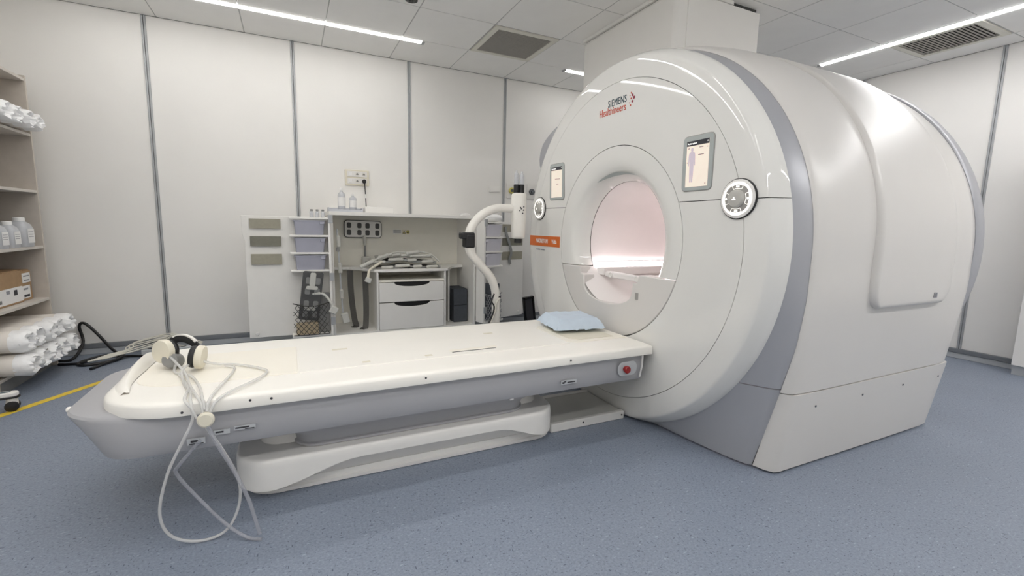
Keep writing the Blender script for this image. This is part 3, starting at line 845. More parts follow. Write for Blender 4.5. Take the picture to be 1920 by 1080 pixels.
# tube ends joined at the round coupling hanging over the table edge
cpl = (-.318, 1.995, .492)
YT = 2.005
air('air_tube', [(-.53, 2.53, .625), (-.49, 2.47, .60), (-.44, 2.37, .575), (-.40, 2.22, ZT), (-.36, 2.09, ZT), (-.335, 2.03, .545), (-.325, 2.003, .50), (-.32, 2.0, .48)])
air('air_tube', [(-.39, 2.46, .60), (-.34, 2.48, .575), (-.25, 2.47, ZT), (-.15, 2.37, ZT), (-.12, 2.30, ZT), (-.16, 2.20, ZT), (-.24, 2.085, ZT), (-.285, 2.03, .55), (-.305, 2.01, .515)])
air('air_tube', [(-.42, 2.46, .60), (-.455, 2.40, .585), (-.43, 2.27, ZT), (-.385, 2.13, ZT), (-.37, 2.04, .56), (-.355, 2.005, .515), (-.31, 2.0, .44), (-.262, 1.995, .34), (-.222, 1.99, .22), (-.23, 1.99, .11), (-.28, 1.985, .025), (-.37, 1.985, .010), (-.455, 1.99, .055), (-.482, 1.99, .155), (-.45, 1.995, .30), (-.395, 2.0, .42), (-.365, 2.005, .485), (-.36, 2.01, .53), (-.39, 2.05, .563), (-.40, 2.18, ZT), (-.44, 2.32, ZT), (-.47, 2.40, ZT)], n=7)
air('air_tube', [(-.50, 2.50, .58), (-.49, 2.44, ZT), (-.42, 2.36, ZT), (-.365, 2.20, ZT), (-.335, 2.06, .56), (-.322, 2.01, .525)])
air('air_tube', [(-.30, 2.47, ZT), (-.26, 2.42, ZT), (-.27, 2.28, ZT), (-.295, 2.13, ZT), (-.31, 2.035, .55), (-.315, 2.005, .52)])
air('air_tube', [(-.315, 1.99, .475), (-.285, 1.985, .39), (-.235, 1.97, .28), (-.19, 1.95, .16), (-.168, 1.93, .075), (-.155, 1.92, .02)], .0075)
air('air_tube', [(-.345, 2.03, .40), (-.42, 2.035, .31), (-.43, 2.04, .27), (-.36, 2.02, .16), (-.27, 1.97, .06), (-.20, 1.93, .012), (-.15, 1.90, .009)], .007)
bm = bmesh.new(); lathe(bm, [(.02, -.012), (.028, -.008), (.030, 0), (.028, .008), (.022, .013)], frame(cpl, (1, 0, 0), (0, .1, 1)), 24); done('coupling', bm, 'ivory', hd)

# ================================================================== back cabinet
CX0, CX1, CY, CYB, CZ0, CZT = .352, 1.846, 4.75, 5.33, .12, 1.315
cb = thing('coil_cabinet', 'white laminate cabinet with both doors folded open against the back wall', 'cabinet', (1.1, 5.05, 0))
B1('top_board', 'laminate', cb, CX0-.012, CX1+.012, CY-.01, CYB, CZT, CZT+.035, bevel=.003)
B1('back_panel', 'cab_inside', cb, CX0, CX1, CYB-.015, CYB, CZ0, CZT)
for x0, x1 in ((CX0, CX0+.022), (CX1-.022, CX1)): B1('side_panel', 'laminate', cb, x0, x1, CY, CYB-.015, CZ0-.12, CZT, bevel=.002)
B1('bottom_board', 'laminate', cb, CX0+.022, CX1-.022, CY+.01, CYB-.015, CZ0, CZ0+.022, bevel=.002)
B1('plinth', 'laminate', cb, CX0+.022, CX1-.022, CY+.06, CYB-.02, 0, CZ0)
DZ = .778
xa, xb = .775, 1.51
pts = [(CX0+.022, CYB-.015), (CX0+.022, 5.12), (.55, 5.10), (.66, 4.98), (xa-.02, 4.77), (xa+.06, 4.745), (xb-.06, 4.745), (xb+.02, 4.77), (1.62, 4.95), (1.70, 5.08), (CX1-.022, 5.12), (CX1-.022, CYB-.015)]
bm = bmesh.new(); prism(bm, pts[::-1], .028, T(0, 0, DZ-.028)); done('desk_board', bm, 'laminate', cb, bevel=.004)
for x0, x1 in ((xa, xa+.02), (xb-.02, xb)): B1('drawer_side', 'laminate', cb, x0, x1, 4.765, CYB-.015, CZ0+.022, DZ-.028, bevel=.002)
B1('drawer_floor', 'cab_inside', cb, xa+.02, xb-.02, 4.78, CYB-.02, .665-.02, .665)
def drawer(z0, z1):
    x0, x1 = xa+.024, xb-.024; cxm = (x0+x1)/2
    pts = [(x0, z0), (x1, z0), (x1, z1)]
    nn = 14
    for i in range(nn+1):
        a = PI*i/nn
        pts.append((cxm+.19*math.cos(a), z1-.045*math.sin(a)**.8))
    pts.append((x0, z1))
    bm = bmesh.new(); prism(bm, pts[::-1], .02, frame((0, 4.762, 0), (1, 0, 0), (0, 0, 1)) @ T(0, 0, -.02)); d = done('drawer', bm, 'laminate', cb, bevel=.002)
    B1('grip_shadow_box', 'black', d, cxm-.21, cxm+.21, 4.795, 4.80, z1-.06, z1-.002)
drawer(.436, .640)
drawer(CZ0+.026, .427)
B1('divider', 'laminate', cb, 1.60, 1.622, 4.98, CYB-.015, CZ0+.022, DZ-.028, bevel=.002)

# door leaves with shelves: u runs from hinge outwards
def door(hx, hy, ang, sgn, label, lab=(.425, .675), sh=(.03, .355)):
    """door in local frame: u outward along the leaf, n towards the room"""
    a = math.radians(ang)
    U = Vector((sgn*math.cos(a), math.sin(a), 0)); N_ = Vector((0, 0, 1)).cross(U)
    if N_.y > 0: N_ = -N_
    m = Matrix((U, N_, Vector((0, 0, 1)))).transposed().to_4x4(); m.translation = Vector((hx, hy, 0))
    def lb(name, mt, parent, u0, u1, n0, n1, z0, z1, bevel=.002):
        bm = bmesh.new(); box(bm, u0, u1, n0, n1, z0, z1)
        for v in bm.verts: v.co = m @ v.co
        return done(name, bm, mt, parent, bevel)
    bm = bmesh.new()
    pl = [(0, .17), (.72, .17)]
    pl += [(.72, 1.0), (.715, 1.05), (.735, 1.12), (.738, 1.2), (.738, 1.292), (0, 1.292)]
    prism(bm, pl, .02, Matrix((U, Vector((0, 0, 1)), U.cross(Vector((0, 0, 1))))).transposed().to_4x4())
    mo = min(((m.inverted() @ v.co).y for v in bm.verts), default=0)
    for v in bm.verts: v.co = v.co+Vector((hx, hy, 0))-N_*0
    d = done('door', bm, 'laminate', cb, bevel=.003); d['label'] = label
    # normalise: the leaf occupies n in [-.02,.02]
    for i, (z0, z1) in enumerate(((1.178, 1.265), (1.018, 1.108), (.852, .948))):
        lb('paper_label', 'paperlabel_dark' if i == 1 else 'paperlabel', d, lab[0], lab[1], .021, .0225, z0, z1, 0)
    for z in (1.288, 1.127, .968, .806): lb('door_shelf', 'laminate', d, sh[0], sh[1], .02, .15, z-.018, z, .003)
    lb('door_shelf', 'laminate', d, sh[0]-.01, sh[1]+.01, .02, .16, .175, .197, .003)
    lb('shelf_side', 'laminate', d, sh[0]-.022, sh[0], .02, .15, .17, 1.30, .003)
    for z in (1.24, .70, .28): lb('hinge', 'alu', d, -.012, .028, .15, .162, z, z+.075, .003)
    bm = bmesh.new(); lathe(bm, [(.012, 0), (.012, .012), (.016, .016), (.012, .022)], m @ T(.655, .021, .215) @ R(-90, 'X'), 14); done('door_knob', bm, 'white', d)
    return m
mL = door(CX0-.004, CY-.005, 0, -1, 'left door leaf with three paper labels')
mR = door(CX1+.004, CY-.005, 18, 1, 'right door leaf with three paper labels', (.37, .70), (.012, .265))

# translucent bins standing on the door shelves
def binny(m, z, label, mt, side):
    u0, u1 = (.05, .325) if side == 0 else (.0, .277)
    c = m @ Vector(((u0+u1)/2, .085, z))
    t = thing('storage_bin', label, 'bin', c, 'bins on the cabinet doors')
    levels = []
    h = .125
    bm = bmesh.new()
    kw = 1. if side == 0 else .88
    def rr(w_, d_, zz): return [m @ Vector(((u0+u1)/2+x*kw, .085+y, z+zz)) for x, y in rrect(w_, d_, .015, 3)]
    V = grid(bm, [rr(.235, .10, 0), rr(.26, .118, h), rr(.256, .114, h), rr(.231, .096, .004)], True)
    bm.faces.new(V[0][::-1]); bm.faces.new(V[-1])
    done('tub', bm, mt, t, smooth=50)
    bm = bmesh.new(); V = grid(bm, [rr(.26, .118, h), rr(.275, .128, h), rr(.275, .128, h+.008), rr(.255, .114, h+.008)], True); done('lip', bm, mt, t, smooth=30)
    bm = bmesh.new(); box(bm, u0+.01, u0+.05, .146, .152, z+h-.028, z+h-.002)
    for v in bm.verts: v.co = m @ v.co
    done('grip', bm, mt, t, bevel=.004)
for z, q in ((1.1275, 'top'), (.9685, 'middle'), (.8065, 'lowest')):
    binny(mL, z, 'bluish plastic bin on the left door, %s of three' % q, 'bin', 0)
for z, q in ((1.1275, 'top'), (.9685, 'middle'), (.8065, 'lowest')):
    binny(mR, z, 'pale lilac plastic bin on the right door, %s of three' % q, 'bin_light', 1)

# nets across the lowest door shelves
def net(m, u0, u1, n0, z0, z1, mt, label):
    bm = bmesh.new(); k = 7
    def pt(u, v): return m @ Vector((u0+(u1-u0)*u, n0+.018*math.sin(PI*u), z0+(z1-z0)*v-.03*math.sin(PI*u)*v))
    step = 1/k
    for i in range(-k, k+1):
        for s_ in (1, -1):
            pts = []
            for j in range(9):
                v = j/8; u = i*step+(v if s_ > 0 else 1-v)*.75
                if 0 <= u <= 1: pts.append(pt(u, v))
            if len(pts) > 1: tube(bm, pts, .0028, 5)
    tube(bm, [pt(i/10, 1) for i in range(11)], .005, 6); tube(bm, [pt(i/10, 0) for i in range(11)], .004, 6)
    tag(done('shelf_net', bm, mt), label, 'net')
net(mL, .04, .352, .165, .20, .50, 'net', 'dark elastic net across the left door bottom shelf')
net(mR, .0, .245, .165, .20, .50, 'net_light', 'grey elastic net across the right door bottom shelf')

# coil pads and foam in the door pockets
def pad(name, m, u, n_, z, w_, h, th, lean, tilt, mt, label, cat, windows=(), wm='coil_mid'):
    t = thing(name, label, cat, m @ Vector((u, n_, z)))
    mm_ = m @ T(u, n_, z) @ R(tilt, 'Y') @ R(90-lean, 'X')
    bm = bmesh.new(); prism(bm, rrect(w_, h, .02, 4, 0, h/2), th, mm_); done('shell', bm, mt, t, bevel=.006)
    for wx, wy, ww, wh in windows:
        bm = bmesh.new(); prism(bm, rrect(ww, wh, .012, 3, wx, wy), th+.005, mm_ @ T(0, 0, -.0025)); done('window', bm, wm, t, bevel=.002)
    return t, mm_
t, mm_ = pad('flex_coil', mL, .225, .128, .33, .175, .47, .022, 9, -7, 'coil_dark', 'dark grey flexible coil standing in the left door net', 'coil',
             [(x, y, .045, .065) for y in (.06, .16, .285, .385) for x in (-.045, .035)])
bm = bmesh.new(); prism(bm, rrect(.10, .035, .015, 4, .0, .32), .012, mm_ @ T(0, 0, -.014)); done('clip', bm, 'coil_light', t, bevel=.003)
bm = bmesh.new(); prism(bm, rrect(.10, .04, .015, 4, .0, .12), .012, mm_ @ T(0, 0, -.014)); done('clip', bm, 'coil_light', t, bevel=.003)
bm = bmesh.new(); prism(bm, rrect(.05, .13, .015, 4, .0, .40), .01, mm_ @ T(0, 0, -.012)); done('strap', bm, 'coil_light', t, bevel=.003)
base = mL @ Vector((.14, .14, .58))
bm = bmesh.new(); tube(bm, smooth_path([base+Vector((-.05, -.01, .005)), base+Vector((.0, -.02, .01)), base+Vector((.06, -.03, -.01)), base+Vector((.11, -.04, -.08)), base+Vector((.13, -.045, -.13))], 6), .012, 8); done('coil_lead', bm, 'coil_light', t)
bm = bmesh.new(); tube(bm, [base+Vector((-.06, -.01, .005)), base+Vector((-.055, -.01, .005)), base+Vector((.02, -.022, .009)), base+Vector((.026, -.022, .008))], [.012, .018, .018, .012], 10); done('coil_plug', bm, 'coil_light', t)
B1('coil_plug', 'coil_light', t, base.x+.10, base.x+.17, base.y-.06, base.y-.03, base.z-.19, base.z-.12, bevel=.008, rot=Matrix.Rotation(.5, 3, 'Y'))
o = B1('foam_block', 'cardboard_light', None, .02, .21, 4.60, 4.69, .1975, .30, bevel=.008); tag(o, 'tan block at the bottom of the left door net', 'foam block')
o = B1('foam_wedge', 'coil_mid', None, .20, .32, 4.655, 4.70, .1975, .58, bevel=.012); tag(o, 'grey foam slab beside the dark coil in the left door net', 'foam slab')
# boxes on the right
o = B1('storage_box', 'foam', None, 1.645, 1.81, 4.90, 5.2, CZ0+.0225, .335, bevel=.006); tag(o, 'dark grey box on the cabinet floor, lower of two stacked', 'box')
o = B1('storage_box', 'foam', None, 1.645, 1.81, 4.905, 5.2, .336, .525, bevel=.006); tag(o, 'dark grey box stacked on another inside the cabinet right side', 'box')
def lbox(m, u0, u1, n0, n1, z0, z1, mt, name, label, cat, bevel=.006):
    bm = bmesh.new(); box(bm, u0, u1, n0, n1, z0, z1)
    for v in bm.verts: v.co = m @ v.co
    tag(done(name, bm, mt, None, bevel), label, cat)
lbox(mR, .0, .235, .03, .14, .198, .60, 'foam', 'foam_cushion', 'dark grey cushion behind the right door net', 'cushion')
# cloth on top of the right door bins
bm = bmesh.new(); c = mR @ Vector((.17, .085, 1.332)); lathe(bm, [(.01, -.105), (.032, -.09), (.042, -.03), (.04, .04), (.03, .09), (.01, .10)], T(*c) @ R(90, 'Y') @ Matrix.Diagonal((1, 1.3, 1, 1)), 16)
tag(done('white_bag', bm, 'wrap'), 'white plastic bag lying on top of the right door', 'bag')
# grey strap hanging over the right door labels
bm = bmesh.new(); strip(bm, smooth_path([mR @ Vector(p) for p in ((.41, .03, 1.24), (.42, .035, 1.16), (.47, .04, 1.04), (.50, .04, .93), (.475, .038, .86), (.49, .036, .80))], 6), tuple(.036*(mR.to_3x3() @ Vector((1, 0, 0)))), .005)
tag(done('hanging_strap', bm, 'strap_grey'), 'grey strap hanging over the right door labels', 'strap')
# dark straps hanging inside, left
for k, (pts, lb) in enumerate((([(.555, 5.075, .745), (.555, 5.07, .60), (.565, 5.06, .40), (.585, 5.05, .22), (.60, 5.04, .155), (.56, 5.02, .150)], 'dark grey strap hanging under the desk, nearer the left side'),
                               ([(.685, 4.93, .745), (.688, 4.93, .60), (.69, 4.93, .40), (.685, 4.925, .22), (.67, 4.91, .152), (.62, 4.90, .150)], 'dark grey strap hanging under the desk, nearer the drawers'))):
    bm = bmesh.new(); strip(bm, smooth_path(pts, 5), (.058, 0, 0), .006); tag(done('hanging_strap', bm, 'strap'), lb, 'strap')
# coil with eight windows on the back panel
t = thing('wall_coil', 'grey coil panel with eight dark windows hung inside the cabinet', 'coil', (.74, 5.25, 1.09))
Mw = frame((.725, 5.31, 1.178), (1, 0, 0), (0, 0, 1)) @ R(-1, 'Z')
bm = bmesh.new(); prism(bm, rrect(.40, .19, .035), .03, Mw); done('shell', bm, 'coil_dark', t, bevel=.008)
bm = bmesh.new(); prism(bm, rrect(.385, .175, .03), .004, Mw @ T(0, 0, .03)); done('face_plate', bm, 'white', t)
for x in (-.148, -.04, .045, .15):
    for y in (-.038, .038):
        bm = bmesh.new(); prism(bm, rrect(.045, .058, .014), .003, Mw @ T(x, y, .0335)); done('window', bm, 'coil_dark', t)
bm = bmesh.new(); tube(bm, [(.735, 5.268, 1.10), (.735, 5.262, 1.09), (.737, 5.262, 1.02), (.737, 5.262, 1.0)], [.014, .02, .018, .012], 10); done('cable_sleeve', bm, 'coil_light', t)
bm = bmesh.new(); tube(bm, [(.737, 5.262, 1.02), (.738, 5.262, .88)], .011, 8); done('coil_lead', bm, 'coil_mid', t)
B1('coil_plug', 'coil_light', t, .70, .79, 5.23, 5.29, DZ+.001, DZ+.10, bevel=.012)
# warning stickers
o = B1('warning_sticker', 'paper', None, 1.055, 1.15, 5.312, 5.3149, 1.135, 1.178); tag(o, 'small printed notice sticker on the cabinet back panel', 'sticker')
for i in range(4): B1('print_line', 'ink' if i == 0 else 'ink_light', o, 1.06, 1.145, 5.3112, 5.3122, 1.168-.009*i, 1.172-.009*i)
o = B1('warning_sticker', 'ivory', None, 1.158, 1.245, 5.312, 5.3149, 1.128, 1.178); tag(o, 'yellow warning symbol stickers beside the printed notice', 'sticker')
bm = bmesh.new(); prism(bm, [(1.163, 1.134), (1.198, 1.134), (1.1805, 1.168)], .001, frame((0, 5.3118, 0), (1, 0, 0), (0, 0, 1))); done('warning_triangle', bm, 'ink', o, smooth=0)
bm = bmesh.new(); prism(bm, [(1.170, 1.138), (1.191, 1.138), (1.1805, 1.158)], .001, frame((0, 5.3112, 0), (1, 0, 0), (0, 0, 1))); done('triangle_field', bm, 'gas_yellow', o, smooth=0)
bm = bmesh.new(); lathe(bm, [(.02, 0), (.02, .001)], frame((1.224, 5.3118, 1.153), (1, 0, 0), (0, 0, 1)), 20); done('round_field', bm, 'gas_yellow', o)
for a in (90, 210, 330):
    bm = bmesh.new(); pts = [(.005*math.cos(math.radians(a+d)), .005*math.sin(math.radians(a+d))) for d in (-30, 30)]+[(.017*math.cos(math.radians(a+d)), .017*math.sin(math.radians(a+d))) for d in (30, 0, -30)]
    prism(bm, pts, .001, frame((1.224, 5.3106, 1.153), (1, 0, 0), (0, 0, 1))); done('trefoil_blade', bm, 'ink', o, smooth=0)

# body-array coils stacked on the desk
def array(label, z, y0, x0, x1, mt, n, bow, lead):
    t = thing('array_coil', label, 'coil', ((x0+x1)/2, y0+.15, z))
    rows = []
    for i in range(17):
        u = i/16; x = x0+(x1-x0)*u
        zz = z+bow*math.sin(PI*u)+.008*math.sin(u*9+n)
        rows.append([(x, y0+.26*v/6, zz+.006*math.sin(v*1.3+i)) for v in range(7)])
    bm = bmesh.new(); grid(bm, rows); done('mat', bm, mt, t, solid=.02, smooth=60)
    for k in range(n):
        u = (k+.6)/(n+.2); x = x0+(x1-x0)*u; zz = z+bow*math.sin(PI*u)+.008*math.sin(u*9+n)
        bm = bmesh.new(); L_ = .05+.03*((k*7+n) % 3)/2
        tube(bm, [(x-L_, y0-.004, zz), (x-L_+.01, y0-.006, zz), (x+L_-.01, y0-.006, zz+.003), (x+L_, y0-.004, zz+.003)], [.006, .016, .016, .006], 10); done('electronics_pod', bm, 'coil_light', t)
    if lead:
        for p in lead:
            bm = bmesh.new(); tube(bm, smooth_path(p, 6), .0085, 8); done('coil_lead', bm, 'coil_light', t)
            a, b = Vector(p[0]), Vector(p[1])
            bm = bmesh.new(); tube(bm, [a, a+(b-a)*.06, a+(b-a)*.9, b], [.01, .021, .021, .01], 10); done('cable_sleeve', bm, 'coil_light', t)
array('flat grey coil mat at the bottom of the pile on the desk', DZ+.022, 4.84, .80, 1.47, 'coil_mid', 4, .0, None)
array('bowed grey coil mat in the middle of the desk pile', DZ+.066, 4.86, .72, 1.43, 'strap_grey', 4, .022, [[(.62, 4.80, .80), (.76, 4.80, .87), (.85, 4.83, .905), (.95, 4.86, .93)]])
array('coil mat with white pods on top of the desk pile', DZ+.118, 4.90, .82, 1.40, 'coil_light', 5, .018, [[(.80, 4.86, .87), (.92, 4.86, .925), (1.0, 4.9, .945), (1.12, 4.92, .94)], [(1.1, 4.88, .93), (1.25, 4.9, .95), (1.38, 4.9, .92), (1.47, 4.88, .84)]])
bm = bmesh.new(); tube(bm, smooth_path([(.84, 4.79, .86), (.74, 4.775, .80), (.70, 4.74, .77), (.685, 4.72, .70)], 6), [.013]*19, 8)
t = thing('coil_connector', 'white coil plug dangling over the desk edge', 'plug', (.69, 4.74, .67)); done('lead', bm, 'ivory', t)
B1('plug_body', 'coil_light', t, .655, .715, 4.70, 4.735, .655, .705, bevel=.008, rot=Matrix.Rotation(.4, 3, 'Y'))
# hanging white lead inside the left side of the cabinet
t = thing('hanging_lead', 'white lead with sleeves hanging inside the cabinet left side', 'cable', (.43, 4.86, .15))
bm = bmesh.new(); tube(bm, smooth_path([(.418, 4.84, 1.18), (.422, 4.84, 1.0), (.43, 4.84, .8), (.44, 4.84, .55), (.445, 4.83, .40), (.45, 4.82, .33)], 6), .008, 8); done('lead', bm, 'skirt', t)
for z0, z1 in ((1.0, 1.12), (.74, .85), (.48, .58)):
    bm = bmesh.new(); x = .424+(1.05-z0)*.03; tube(bm, [(x, 4.84, z1), (x, 4.84, z1-.01), (x+.003, 4.84, z0+.01), (x+.003, 4.84, z0)], [.01, .02, .02, .01], 10); done('cable_sleeve', bm, 'coil_light', t)
B1('plug_body', 'coil_light', t, .435, .505, 4.79, 4.84, .24, .345, bevel=.01, rot=Matrix.Rotation(-.25, 3, 'Y'))
B1('sleeve_end', 'coil_mid', t, .405, .435, 4.825, 4.855, .96, 1.0, bevel=.005)

# things on top of the cabinet
ZT2 = CZT+.0355
def vial(x, y, z, label):
    t = thing('glass_vial', label, 'vial', (x, y, z), 'small vials on the left door')
    bm = bmesh.new(); lathe(bm, [(.015, 0), (.017, .003), (.017, .045), (.01, .053), (.01, .058)], T(x, y, z), 16); done('bottle', bm, 'pe_bottle', t)
    bm = bmesh.new(); lathe(bm, [(.012, .058), (.012, .072), (.010, .074)], T(x, y, z), 16); done('cap', bm, 'coil_mid', t)
for i, lb in enumerate(('leftmost of three small vials on the left door shelf', 'middle of three small vials on the left door shelf', 'rightmost of three small vials on the left door shelf')):
    vial(.185+.048*i, 4.66, 1.2885, lb)
def bottle(x, y, z, h, r, label, cat='bottle', group=None, name='plastic_bottle'):
    t = thing(name, label, cat, (x, y, z), group)
    bm = bmesh.new(); lathe(bm, [(r*.9, 0), (r, .006), (r, h*.68), (r*.85, h*.76), (r*.36, h*.84), (r*.34, h*.88)], T(x, y, z), 20); done('bottle', bm, 'pe_bottle', t)
    bm = bmesh.new(); lathe(bm, [(r*.42, h*.88), (r*.42, h*.985), (r*.36, h)], T(x, y, z), 16); done('cap', bm, 'paper', t)
    bm = bmesh.new(); rows = []
    for zz in (h*.18, h*.58):
        rows.append([(x+(r+.0015)*math.cos(a), y+(r+.0015)*math.sin(a), z+zz) for a in [math.radians(-150+ (200)*i/14) for i in range(15)]])
    grid(bm, rows); lbk = done('label', bm, 'paper', t, solid=.001)
    return t
bottle(.475, 4.93, ZT2+.02, .215, .036, 'taller clear plastic bottle on top of the cabinet')
bottle(.583, 4.93, ZT2+.02, .165, .036, 'shorter clear plastic bottle on top of the cabinet')
t = thing('tray', 'small white tray under the bottles on the cabinet', 'tray', (.50, 4.93, ZT2))
B1('tray_floor', 'plug_cup', t, .35, .66, 4.85, 5.02, ZT2, ZT2+.0195, bevel=.004)
for q in ((.35, .66, 4.842, 4.85), (.35, .66, 5.02, 5.028)): B1('tray_rim', 'plug_cup', t, *q, ZT2, ZT2+.042 if q[2] > 5 else ZT2+.025, bevel=.002)
B1('tray_rim', 'plug_cup', t, .342, .35, 4.842, 5.028, ZT2, ZT2+.042, bevel=.002); B1('tray_rim', 'plug_cup', t, .66, .668, 4.842, 5.028, ZT2, ZT2+.042, bevel=.002)
o = B1('flat_box', 'wall', None, .69, .98, 4.86, 5.1, ZT2, ZT2+.06, bevel=.006); tag(o, 'flat white box lying on top of the cabinet', 'box')
bm = bmesh.new(); prism(bm, [(0, 0), (.10, 0), (.085, .022), (.05, .03), (.02, .02)], .1, frame((1.72, 4.95, ZT2), (1, 0, 0), (0, 0, 1))); tag(done('folded_cloth', bm, 'paper', None, bevel=.006), 'small white cloth on the right end of the cabinet top', 'cloth')

# ------------------------------------------------------------------ wall fittings
def socket_panel():
    t = thing('socket_panel', 'cream wall panel with power sockets above the cabinet', 'socket', (.68, YB, 1.65))
    m = frame((.680, YB-.001, 1.731), (1, 0, 0), (0, 0, 1))
    bm = bmesh.new(); prism(bm, rrect(.25, .165, .006), .02, m); done('plate', bm, 'ivory', t, bevel=.003)
    for y in (.038, -.036):
        bm = bmesh.new(); prism(bm, rrect(.205, .058, .004), .004, m @ T(0, y, .02)); r_ = done('socket_row', bm, 'white', t, bevel=.001)
        for x in (.0, .07):
            bm = bmesh.new(); lathe(bm, [(.020, .0), (.020, .003), (.016, .003), (.016, .001)], m @ T(x, y, .024), 20); done('socket', bm, 'coil_mid' if False else 'offwhite', r_)
            bm = bmesh.new(); prism(bm, [(-.013, -.008), (.013, -.008), (.009, .004), (.004, .010), (-.004, .010), (-.009, .004)], .001, m @ T(x, y, .0275)); done('socket_hole', bm, 'coil_mid', r_)
        bm = bmesh.new(); prism(bm, rrect(.03, .04, .004), .004, m @ T(-.072, y, .024)); done('switch', bm, 'paper', r_, bevel=.001)
socket_panel()
t = thing('power_plug', 'black plug and cord in the lower right wall socket', 'plug', (.75, 5.29, 1.69))
bm = bmesh.new(); lathe(bm, [(.022, 0), (.022, .02), (.016, .03)], frame((.750, YB-.0305, 1.695), (1, 0, 0), (0, 0, 1)), 18); done('plug_body', bm, 'black', t)
bm = bmesh.new(); tube(bm, smooth_path([(.75, 5.285, 1.69), (.752, 5.275, 1.64), (.757, 5.27, 1.55), (.76, 5.27, 1.45), (.762, 5.27, 1.37)], 6), .0055, 8); c_ = done('cord', bm, 'black', t)
bm = bmesh.new(); tube(bm, [(.7563, 5.27, 1.557), (.758, 5.27, 1.515)], .0075, 8); done('cord_tag', bm, 'paper', c_)
t = thing('wall_switch', 'blank white switch plate on the wall left of the joint', 'switch', (2.31, YB, 1.69))
bm = bmesh.new(); prism(bm, rrect(.145, .075, .006), .012, frame((2.315, YB-.001, 1.695), (1, 0, 0), (0, 0, 1))); done('plate', bm, 'wall', t, bevel=.003)
bm = bmesh.new(); prism(bm, rrect(.12, .055, .004), .004, frame((2.315, YB-.013, 1.695), (1, 0, 0), (0, 0, 1))); done('rocker', bm, 'wall', t, bevel=.001)
for x, m_, lb in ((2.545, 'gas_yellow', 'yellow ringed gas outlet on the back wall behind the injector'), (2.835, 'gas_grey', 'grey gas outlet on the back wall beside the scanner cover')):
    t = thing('gas_outlet', lb, 'gas outlet', (x, YB, 1.69), 'wall gas outlets')
    m = frame((x, YB-.001, 1.69), (1, 0, 0), (0, 0, 1))
    bm = bmesh.new(); prism(bm, rrect(.15, .19, .008), .008, m @ T(.01, 0, 0)); done('plate', bm, 'white', t, bevel=.002)
    bm = bmesh.new(); lathe(bm, [(.038, .008), (.038, .03), (.032, .035), (.022, .035), (.022, .025), (.012, .025)], m, 24); done('ring', bm, m_, t)
    bm = bmesh.new(); lathe(bm, [(.016, .02), (.014, .042), (.008, .044)], m, 16); done('valve', bm, 'gas_grey', t)

# ------------------------------------------------------------------ injector on its bent stand
inj = thing('injector_stand', 'white contrast injector on a bent tube stand behind the table', 'injector', (1.505, 3.4, 0))
path = [(1.505, 3.4, .07), (1.505, 3.4, .40), (1.503, 3.4, .62), (1.494, 3.4, .73), (1.452, 3.4, .833), (1.36, 3.4, .935), (1.287, 3.4, 1.02), (1.257, 3.4, 1.103), (1.265, 3.4, 1.185), (1.303, 3.4, 1.262), (1.388, 3.4, 1.342), (1.491, 3.4, 1.384), (1.56, 3.4, 1.389), (1.66, 3.4, 1.389)]
sp = smooth_path(path, 7)
bm = bmesh.new(); tube(bm, sp, .034, 18); done('bent_tube', bm, 'offwhite', inj, smooth=70)
B1('clamp', 'black', inj, 1.190, 1.30, 3.355, 3.44, 1.140, 1.192, bevel=.012); B1('clamp', 'black', inj, 1.222, 1.302, 3.352, 3.448, 1.072, 1.18, bevel=.014)
m = frame((1.693, 3.40, 1.145), (1, -.45, 0), (.45, 1, 0)) @ R(-2, 'X')
bm = bmesh.new()
lv = []
for z, a, b in ((0, .085, .10), (.006, .105, .125), (.02, .112, .135), (.18, .122, .14), (.345, .122, .14), (.362, .112, .13), (.368, .09, .11)):
    lv.append([m @ Vector((x, y, z)) for x, y in rrect(a, b, min(a, b)*.35, 6)])
V = grid(bm, lv, True); bm.faces.new(V[0][::-1]); bm.faces.new(V[-1]); hdz = done('head', bm, 'offwhite', inj, smooth=45)
bm = bmesh.new(); lv = [[m @ Vector((x, y, z)) for x, y in rrect(.06, .07, .02, 4, 0, 0)] for z in (-.035, .004)]
V = grid(bm, lv, True); bm.faces.new(V[0][::-1]); bm.faces.new(V[-1]); done('outlet', bm, 'black', inj, bevel=.004)
for dx, h in ((-.022, .17), (.022, .16)):
    c = m @ Vector((dx, 0, .366))
    bm = bmesh.new(); lathe(bm, [(.019, .05), (.019, h-.012), (.008, h), (.005, h+.018)], T(*c), 16); done('syringe', bm, 'pe_bottle', inj)
    bm = bmesh.new(); lathe(bm, [(.022, 0), (.022, .07), (.017, .075)], T(*c), 16); done('syringe_clamp', bm, 'black', inj)
    bm = bmesh.new(); lathe(bm, [(.013, .075), (.013, h-.03)], T(*c), 12); done('plunger', bm, 'coil_mid', inj)
for i, (dx, dz) in enumerate(((.0, .24), (.018, .23), (-.012, .225), (.02, .255), (.012, .205), (-.006, .25))):
    p = m @ Vector((.0615, -.005+dx*1.3, dz-.02)); bm = bmesh.new(); lathe(bm, [(.0055, 0), (.0055, .003)], m @ T(dx+.02, -.0698, dz) @ R(90, 'X'), 10); done('logo_dot', bm, 'ink', hdz)
text('lettering', 'Injector', .03, 'ink_light', m @ T(.045, -.0702, .04) @ R(90, 'X') @ R(90, 'Z'), hdz, sx=.9) if False else None
bm = bmesh.new(); lathe(bm, [(.05, .0), (.06, .02), (.055, .10), (.048, .14)], T(1.505, 3.4, .07), 18); done('hub', bm, 'offwhite', inj)
